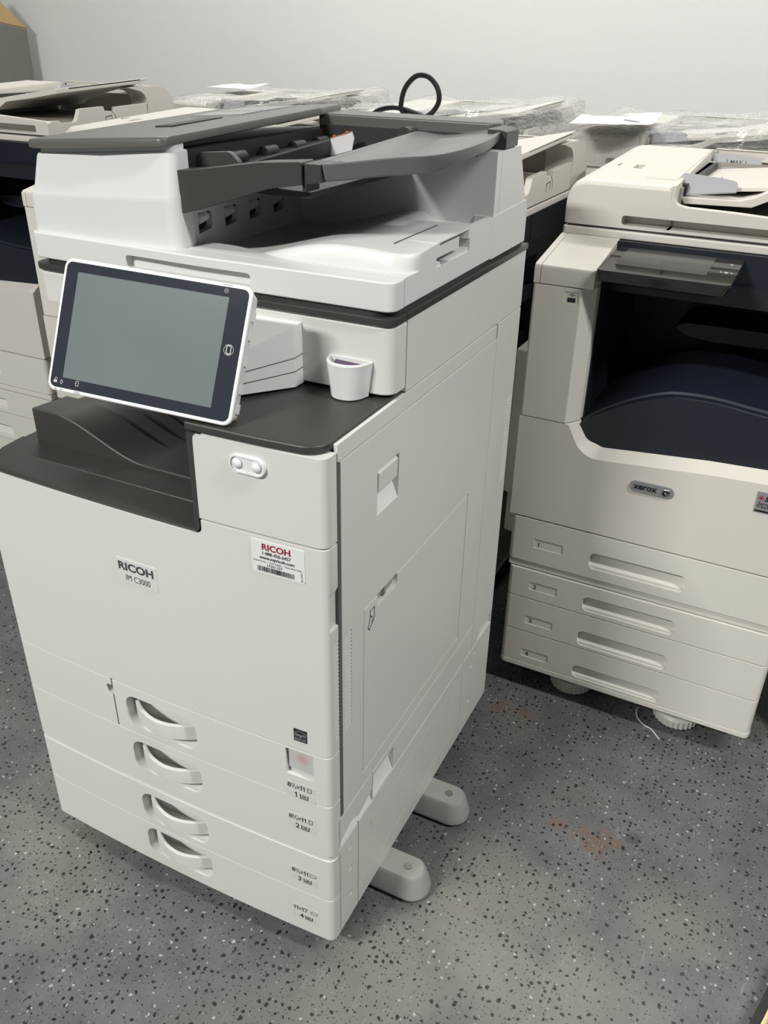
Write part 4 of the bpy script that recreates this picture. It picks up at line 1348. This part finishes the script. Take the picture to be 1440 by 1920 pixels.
    prism(b, fillet(arch, [0, 0.02, 0.02, 0.02, 0.02, 0, 0, 0, 0.04, 0.03, 0.03, 0.03, 0.03, 0], 3), 'x', 0.50, XW, 0.0)
    arch2 = [(0.612, 1.0125), (0.612, 1.1125), (0.620, 1.1145)] + arch[8:]
    prism(b, fillet(arch2, [0, 0.004, 0, 0.04, 0.03, 0.03, 0.03, 0.03, 0], 3), 'x', 0.19, 0.50, 0.0)
    part('rear_bar', b, M['cream'], fe, sharp=24)
    # inside, with its shade put into the colour
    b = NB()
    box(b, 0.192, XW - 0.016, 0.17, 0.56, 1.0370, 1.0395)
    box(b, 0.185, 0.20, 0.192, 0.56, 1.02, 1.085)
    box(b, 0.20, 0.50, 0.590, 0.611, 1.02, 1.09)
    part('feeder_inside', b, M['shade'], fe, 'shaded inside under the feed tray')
    b = NB(); box(b, 0.186, 0.2045, 0.215, 0.575, 1.058, 1.0895); part('feed_slot', b, M['pit'], fe, 'black feed slot')
    # tilted feed tray
    top = [(0.198, 1.0685), (0.300, 1.0705), (0.325, 1.078), (0.350, 1.0915), (0.375, 1.0955), (0.47, 1.108), (XW - 0.004, 1.1205)]
    bot = [(XW - 0.004, 1.1085), (0.47, 1.095), (0.365, 1.082), (0.322, 1.0605), (0.205, 1.057)]
    b = NB()
    prism(b, top + bot, 'y', 0.205, 0.548, 0.0018)
    prism(b, [(0.19, 1.076), (0.36, 1.094), (0.47, 1.108), (XW - 0.004, 1.1205), (XW - 0.004, 1.1145), (0.36, 1.086), (0.19, 1.07)], 'y', 0.25, 0.575, 0.0015)
    for v in b.verts:
        v.co.z += 0.014 * (v.co.y - 0.205) / 0.345 * sm((v.co.x - 0.35) / 0.2)
    ft = part('feed_tray', b, M['cream'], fe)
    b = NB()
    prism(b, [(0.345, 0.30), (0.375, 0.30), (0.360, 0.335)], 'z', 1.085, 1.0985)
    part('arrow_mark', b, M['guide'], fe, 'grey triangle mark')
    b = NB(); prism(b, [(0.2385, 0.26), (0.240, 0.26), (0.240, 0.40), (0.2385, 0.40)], 'z', 1.075, 1.0835); part('tray_seam', b, M['inkgrey'], fe)
    # two sheet guides
    for y0, s in ((0.222, 0.030), (0.585, 0.030)):
        b = NB()
        secs = []
        for dy, x0, x1, z0, z1 in ((0.0, 0.192, 0.288, 1.068, 1.100),):
            pass
        fp = fillet([(0.196, 1.070), (0.288, 1.0815), (0.290, 1.0975), (0.262, 1.1015), (0.186, 1.1060)], [0.001, 0.003, 0.008, 0, 0.006], 4)
        f0 = [(x, y0 + (z - 1.07) * 0.45, z) for x, z in fp]
        f1 = [(x, y0 + 0.0035 + (z - 1.07) * 0.45, z) for x, z in fp]
        loft(b, [f0, f1])
        prism(b, [(0.200, 1.0725), (0.290, 1.084), (0.290, 1.0815), (0.200, 1.0700)], 'y', y0 - 0.006, y0 + 0.004)
        g = part('sheet_guide', b, M['guide'], fe, 'lavender grey sheet guide')
        if y0 > 0.4:
            b = NB(); tx = glyphs('1 MAX 1', w=0.040, h=0.008, weight=0.01)
            absorb(b, tx, M_front(0.218, 0, 0))
            for v in b.verts:
                z = v.co.z + 1.0875; v.co = Vector((v.co.x, y0 + (z - 1.07) * 0.45 - 0.0006, z))
            part('lettering', b, M['inkgrey'], fe, 'small dark guide lettering')
    b = NB(); prism(b, fillet([(0.285, 1.094), (0.36, 1.094), (0.36, 1.108), (0.30, 1.110)], [0, 0, 0.004, 0.004], 4), 'y', 0.60, 0.606); part('guide_tab', b, M['cream2'], fe)
    # toothed levelling feet, castors
    for cx, cy in ((0.163, 0.085), (0.402, 0.085)):
        b = NB()
        n = 84
        sec = []
        for z, k in ((0.002, 0.93), (0.004, 1.0), (0.020, 1.0), (0.0225, 0.96), (0.027, 0.90), (0.030, 0.40), (0.07, 0.38)):
            s = []
            for a in range(n):
                rr = 0.0470 + (0.0022 if (a % 3 == 0) else -0.0004)
                if k < 0.99: rr = 0.0462
                s.append((cx + rr * k * math.cos(2 * PI * a / n), cy + rr * k * math.sin(2 * PI * a / n), z))
            sec.append(s)
        loft(b, sec)
        part('levelling_foot', b, M['cream2'], r, 'toothed levelling disc')
    for cx, cy in ((0.075, 0.11), (0.49, 0.11), (0.075, 0.6), (0.49, 0.6)):
        b = NB()
        for s in (-0.012, 0.012):
            cyl(b, (cx + s - 0.009, cy, 0.0265), (cx + s + 0.009, cy, 0.0265), 0.0265, n=22)
        box(b, cx - 0.02, cx + 0.02, cy - 0.02, cy + 0.02, 0.048, 0.08, 0.003)
        part('castor', b, M['rubber'], r, 'black castor')
    return r

def copy_tree(o, parent=None):
    c = o.copy()
    COL.objects.link(c)
    if parent:
        c.parent = parent
        c.matrix_parent_inverse = o.matrix_parent_inverse.copy()
    for ch in list(o.children):
        copy_tree(ch, c)
    return c

GR = 'cream and navy printers of one model'
proto = build_printer()
proto.location = (-0.0138, 0.7769, 0); proto.rotation_euler = (0, 0, math.radians(-0.937))
def place(x, y, rz, sz, label, group):
    c = copy_tree(proto)
    c.location = (x, y, 0); c.rotation_euler = (0, 0, rz); c.scale = (1, 1, sz)
    c['label'] = label; c['group'] = group
    return c
GF, GB = 'unwrapped cream and navy printers', 'printers wrapped in clear film by the wall'
pL = place(-2.068, 0.962, 0.0, 1.05, 'cream and navy printer at the left edge, cut off by the frame, feed tray raised', GF)
pA = place(-1.285, 0.790, 0.0, 1.017, 'cream printer almost wholly hidden behind the feeder hump of the front copier', GF)
pB = place(-0.687, 0.785, -0.010, 1.0, 'cream printer behind the front copier, arched feeder end showing beside its right post', GF)
proto['label'] = 'cream and navy printer on the right with silver oval badge and numbered drawers'
proto['group'] = GF

# extras that only the right-hand printer shows
b = NB(); prism(b, fillet([(-0.052, 0.10), (0.0, 0.085), (0.0, 0.50), (-0.052, 0.50)], [0.006, 0, 0, 0.006], 4), 'z', 0.445, 0.770, 0.004, 3)
prism(b, fillet([(-0.046, 0.11), (0.0, 0.10), (0.0, 0.48), (-0.046, 0.48)], [0.006, 0, 0, 0.006], 4), 'z', 0.345, 0.443, 0.002, 2)
part('bypass_tray', b, M['cream2'], proto)
b = NB(); prism(b, rrect(0.4525, 0.52, 0.5795, 0.6200, 0.0005, 1), 'y', -0.0010, 0.001)
gs = part('service_label', b, mat('grey_label', (0.25, 0.25, 0.255), 0.4), proto, 'grey service label')
b = NB()
absorb(b, glyphs('S', h=0.0105, weight=0.04, shear=0.2), M_front(0.4665, -0.0013, 0.6030))
absorb(b, glyphs('Service', w=0.026, h=0.0068, weight=0.012), M_front(0.4570, -0.0013, 0.5945))
absorb(b, glyphs('Supplies', w=0.029, h=0.0068, weight=0.012), M_front(0.4560, -0.0013, 0.5880))
for k in range(9):
    q = NB(); stroke(q, [(0.4555 + k * 0.0035, 0.5830), (0.4575 + k * 0.0035, 0.5830)], 0.0035); absorb(b, q, M_front(0, -0.0013, 0))
part('lettering', b, M['ink'], gs, 'black lettering')
b = NB()
for a in range(6):
    q = NB(); stroke(q, [(0.4605, 0.6085), (0.4605 + 0.0048 * math.cos(a * 1.05 + 0.3), 0.6085 + 0.0048 * math.sin(a * 1.05 + 0.3))], 0.0014); absorb(b, q, M_front(0, -0.0013, 0))
part('star_mark', b, M['red'], gs, 'red star mark')

# wrapped row along the wall
wr = []
for x, y, lab in ((-1.735, 1.72, 'film-wrapped cream printer at the wall, left of the black cable loop'),
                  (-0.985, 1.655, 'film-wrapped cream printer at the wall, just right of the black cable loop'),
                  (-0.235, 1.525, 'film-wrapped cream printer with printed sheet on top, behind the right printer')):
    wr.append(place(x, y, math.radians(-3.5), 1.012, lab, GB))
def add_film(root, seed):
    b = NB()
    rn = random.Random(seed)
    ny, nx = 26, 26
    def top(u, v):
        x = -0.02 + u * (XW + 0.04); y = 0.13 + v * 0.585
        z = 1.106 + (0.010 if v > 0.8 else 0)
        if u > 0.55:
            z += 0.022 * ((u - 0.55) / 0.45) * (1 - sm((u - 0.93) / 0.07) * 0.6)
        return Vector((x, y, z))
    prof = []
    # rows that climb the front, cross the top and fall down the back
    rows = []
    for k in range(8):
        rows.append(('f', k / 8))
    for k in range(18):
        rows.append(('t', k / 17))
    for k in range(1, 7):
        rows.append(('b', k / 6))
    G = []
    for kind, s in rows:
        R = []
        for i in range(-6, nx + 7):
            u = min(1, max(0, i / nx))
            side = max(0, -i) / 6 if i < 0 else (max(0, i - nx) / 6)
            if kind == 'f':
                p = Vector((-0.02 + u * (XW + 0.04), 0.135, 0.45 + s * 0.66))
            elif kind == 't':
                p = top(u, s)
            else:
                p = Vector((-0.02 + u * (XW + 0.04), 0.72, 1.12 - s * 0.7))
            if side > 0:
                p.z -= side * 0.62 if kind != 'f' else side * 0.0
                p.z = max(p.z, 0.45)
                p.x += (-0.02 if i < 0 else 0.02) * side
                if kind == 'f':
                    p.y += 0.001 * side
            nn = noise.noise_vector(p * 9 + Vector((seed * 7.1, 0, 0))) * 0.014 + noise.noise_vector(p * 26 + Vector((0, seed * 3.3, 0))) * 0.005
            R.append(b.verts.new(p + nn))
        G.append(R)
    for A, B in zip(G, G[1:]):
        for a in range(len(A) - 1):
            b.faces.new((A[a], A[a + 1], B[a + 1], B[a]))
    # a loose peak of film at the back right corner
    f = part('stretch_film', b, M['film'], root, 'clear wrinkled wrapping film', sharp=180)
    return f
for i, w in enumerate(wr):
    add_film(w, i + 1)

# printed sheets lying on the wrapped row, on the printer behind the copier
def sheet(name, pts, label, marks=True, cat='paper'):
    r = thing(name, label, cat, pts[0])
    o = Vector(pts[0])
    b = NB()
    n = 8
    P = [[None] * (n + 1) for _ in range(n + 1)]
    A, Bq, C_, D_ = [Vector(p) - o for p in pts]
    up = (Bq - A).cross(D_ - A).normalized()
    if up.z < 0: up = -up
    def at(u, v, h=0.0):
        p = A * (1 - u) * (1 - v) + Bq * u * (1 - v) + C_ * u * v + D_ * (1 - u) * v
        return p + up * h + Vector((0, 0, 0.006 * math.sin(u * 5) * math.sin(v * 4)))
    T = [[b.verts.new(at(i / n, j / n, 0.0004)) for j in range(n + 1)] for i in range(n + 1)]
    Q = [[b.verts.new(at(i / n, j / n)) for j in range(n + 1)] for i in range(n + 1)]
    for i in range(n):
        for j in range(n):
            b.faces.new((T[i][j], T[i + 1][j], T[i + 1][j + 1], T[i][j + 1])); b.faces.new((Q[i][j], Q[i][j + 1], Q[i + 1][j + 1], Q[i + 1][j]))
    for i in range(n):
        b.faces.new((T[i][0], Q[i][0], Q[i + 1][0], T[i + 1][0])); b.faces.new((T[i][n], T[i + 1][n], Q[i + 1][n], Q[i][n]))
        b.faces.new((T[0][i], T[0][i + 1], Q[0][i + 1], Q[0][i])); b.faces.new((T[n][i], Q[n][i], Q[n][i + 1], T[n][i + 1]))
    part('sheet', b, M['paper'], r)
    if marks:
        b = NB()
        for v0, u0, u1 in ((0.86, 0.12, 0.5), (0.78, 0.12, 0.62), (0.40, 0.62, 0.82), (0.34, 0.62, 0.82)):
            b.faces.new([b.verts.new(at(u, v, 0.0009)) for u, v in ((u0, v0), (u1, v0), (u1, v0 + 0.045), (u0, v0 + 0.045))])
        part('print', b, M['guide'], r, 'faint grey print')
    return r
def wl(root, x, y, z):
    c, s = math.cos(root.rotation_euler.z), math.sin(root.rotation_euler.z)
    return (root.location.x + c * x - s * y, root.location.y + s * x + c * y, z)
w3 = wr[2]
sheet('paper_sheet', [(-0.178, 1.50, 1.138), (-0.003, 1.58, 1.138), (-0.035, 1.92, 1.140), (-0.222, 1.78, 1.140)], 'printed white sheet on the film-wrapped printer behind the right printer')
w1 = wr[0]
sheet('paper_sheet', [wl(w1, 0.02, 0.36, 1.142), wl(w1, 0.16, 0.36, 1.142), wl(w1, 0.16, 0.55, 1.148), wl(w1, 0.02, 0.55, 1.148)], 'small white sheet on the leftmost film-wrapped printer', False)
sheet('paper_sheet', [(-0.565, 0.99, 1.118), (-0.35, 0.97, 1.116), (-0.33, 1.22, 1.128), (-0.55, 1.24, 1.130)], 'white sheet under the coiled black cable behind the front copier', False)

# black power cable coiled on the printer behind, one loop standing up
b = NB()
def arcp(c, ax, r0, r1, a0, a1, n, lean=0.0):
    return [(c[0] + r0 * math.cos(a0 + (a1 - a0) * k / n), c[1] + lean * math.sin(a0 + (a1 - a0) * k / n), c[2] + r1 * math.sin(a0 + (a1 - a0) * k / n)) for k in range(n + 1)]
ctl = [(-0.50, 1.02, 1.130), (-0.485, 1.03, 1.160), (-0.455, 1.02, 1.180), (-0.41, 1.01, 1.188), (-0.36, 1.00, 1.180), (-0.315, 0.99, 1.168), (-0.28, 0.98, 1.160), (-0.27, 1.03, 1.150), (-0.31, 1.07, 1.150), (-0.368, 1.05, 1.160), (-0.389, 1.00, 1.181), (-0.390, 0.995, 1.205), (-0.380, 0.995, 1.230), (-0.358, 0.995, 1.2485), (-0.335, 1.0, 1.247), (-0.316, 1.0, 1.230), (-0.310, 1.0, 1.208), (-0.318, 1.0, 1.190), (-0.335, 1.0, 1.176), (-0.38, 1.02, 1.162), (-0.44, 1.0, 1.168), (-0.466, 0.99, 1.172), (-0.480, 0.98, 1.150), (-0.49, 0.98, 1.132)]
tube(b, spline(ctl, 8), 0.0052, 10)
tag(part('power_cable', b, M['cablem']), 'coiled black power cable with one upright loop behind the front copier', 'cable')

# ------------------------------------------------------------------ other things at the edges
cb = thing('cardboard_carton', 'tall cardboard carton, grey from painted shade, with open brown flap at upper left', 'box', (-3.24, 2.2, 0))
b = NB(); prism(b, [(0.0, 0.0), (0.54, 0.0), (0.54, 1.312), (0.0, 1.388)], 'x', -0.60, 0.0, 0.002); part('carton', b, M['board_shade'], cb)
b = NB()
fl = [(0.0, 0.0, 1.390), (0.0, 0.54, 1.314), (-0.075, 0.37, 1.50), (-0.075, 0.06, 1.52)]
loft(b, [fl, [(x + 0.003, y, z + 0.005) for x, y, z in fl]])
part('flap', b, M['board'], cb, 'brown open flap')
b = NB()
tb = [(0.311, 0.842, 0.003), (0.309, 0.826, 0.003), (0.318, 0.805, 0.002), (0.336, 0.790, 0.002), (0.350, 0.785, 0.002), (0.372, 0.762, 0.002)]
tube(b, spline(tb, 6), 0.0016, 6)
tag(part('plastic_strip', b, M['thread']), 'thin white curled plastic strip on the floor below the right printer', 'strip')
# added black block standing in for deep shade beside the right printer
kb = thing('dark_gap_block', 'added black block standing in for deep shade at the right edge, beside the cream printer', 'shade block', (0.605, 0.90, 0))
b = NB(); box(b, 0.0, 0.55, 0.0, 0.60, 0.03, 0.72, 0.004); part('body', b, M['blackpaint'], kb)
b = NB(); box(b, 0.012, 0.538, -0.012, 0.0, 0.05, 0.70, 0.003); part('door', b, M['blackpaint'], kb)
for cx in (0.05, 0.50):
    for cy in (0.05, 0.55):
        b = NB(); cyl(b, (cx, cy, 0), (cx, cy, 0.032), 0.018, n=16); part('foot', b, M['rubber'], kb)
# low platform edge in the bottom right corner
lp = thing('low_platform', 'black edge of a low platform with pale brass strip, bottom right corner', 'platform', (0.60, 0.12, 0))
ang = math.atan2(0.282 - 0.205, 0.635 - 0.615)
lp.location = (0.615, 0.205, 0); lp.rotation_euler = (0, 0, ang - PI / 2)
b = NB(); box(b, 0.001, 0.30, -0.45, 0.30, 0.0, 0.03, 0.002); part('deck', b, M['blackpaint'], lp)
b = NB(); box(b, 0.014, 0.022, -0.45, 0.30, 0.0295, 0.0330, 0.001); part('brass_strip', b, M['brass'], lp, 'pale brass strip')

# ------------------------------------------------------------------ light
def area(name, loc, sx, sy, power, color=(1, 1, 1), target=None):
    l = bpy.data.lights.new(name, 'AREA')
    l.shape = 'RECTANGLE'; l.size = sx; l.size_y = sy; l.energy = power; l.color = color
    o = bpy.data.objects.new(name, l); link(o)
    o.location = loc
    if target:
        d = Vector(target) - Vector(loc)
        o.rotation_euler = d.to_track_quat('-Z', 'Y').to_euler()
    return o
WARM = (1.0, 0.985, 0.95)
area('ceiling_light', (-1.30, -3.0, 3.35), 1.0, 0.3, 288, WARM)
area('ceiling_light', (-1.0, 2.15, 3.35), 3.8, 0.25, 64, WARM)
area('ceiling_light', (2.4, -0.25, 3.35), 1.4, 0.25, 115, WARM)
w = bpy.data.worlds.new('room_ambient'); scn.world = w; w.use_nodes = True
w.node_tree.nodes['Background'].inputs['Color'].default_value = (0.95, 0.98, 1.0, 1)
w.node_tree.nodes['Background'].inputs['Strength'].default_value = 0.12

# ------------------------------------------------------------------ camera
cam = bpy.data.cameras.new('camera')
co = bpy.data.objects.new('camera', cam); link(co)
F = 1603.0
yaw, pit, rol = -0.454284635, 0.509041030, 0.0191038417
fwd = Vector((math.sin(yaw) * math.cos(pit), math.cos(yaw) * math.cos(pit), -math.sin(pit)))
rt = Vector((math.cos(yaw), -math.sin(yaw), 0)); up = rt.cross(fwd)
r2 = rt * math.cos(rol) + up * math.sin(rol); u2 = -rt * math.sin(rol) + up * math.cos(rol)
co.matrix_world = Matrix(((r2.x, u2.x, -fwd.x, 0.434504851), (r2.y, u2.y, -fwd.y, -0.739268064), (r2.z, u2.z, -fwd.z, 1.31849064), (0, 0, 0, 1)))
cam.sensor_fit = 'VERTICAL'; cam.sensor_height = 36.0; cam.sensor_width = 27.0
cam.lens = F / 1920 * 36.0
cam.clip_start = 0.02
scn.camera = co
vs = scn.view_settings
vs.view_transform = 'Standard'; vs.look = 'None'; vs.gamma = 1.0; vs.exposure = 0.0
vs.use_curve_mapping = False
scn.display_settings.display_device = 'sRGB'
scn.cycles.max_bounces = 8

for o in bpy.data.objects:
    if o.type == 'MESH' and not o.name.startswith(('stretch_film', 'floor', 'wall', 'ceiling')):
        md = o.modifiers.new('normals', 'WEIGHTED_NORMAL')
        md.keep_sharp = True
        md.weight = 70
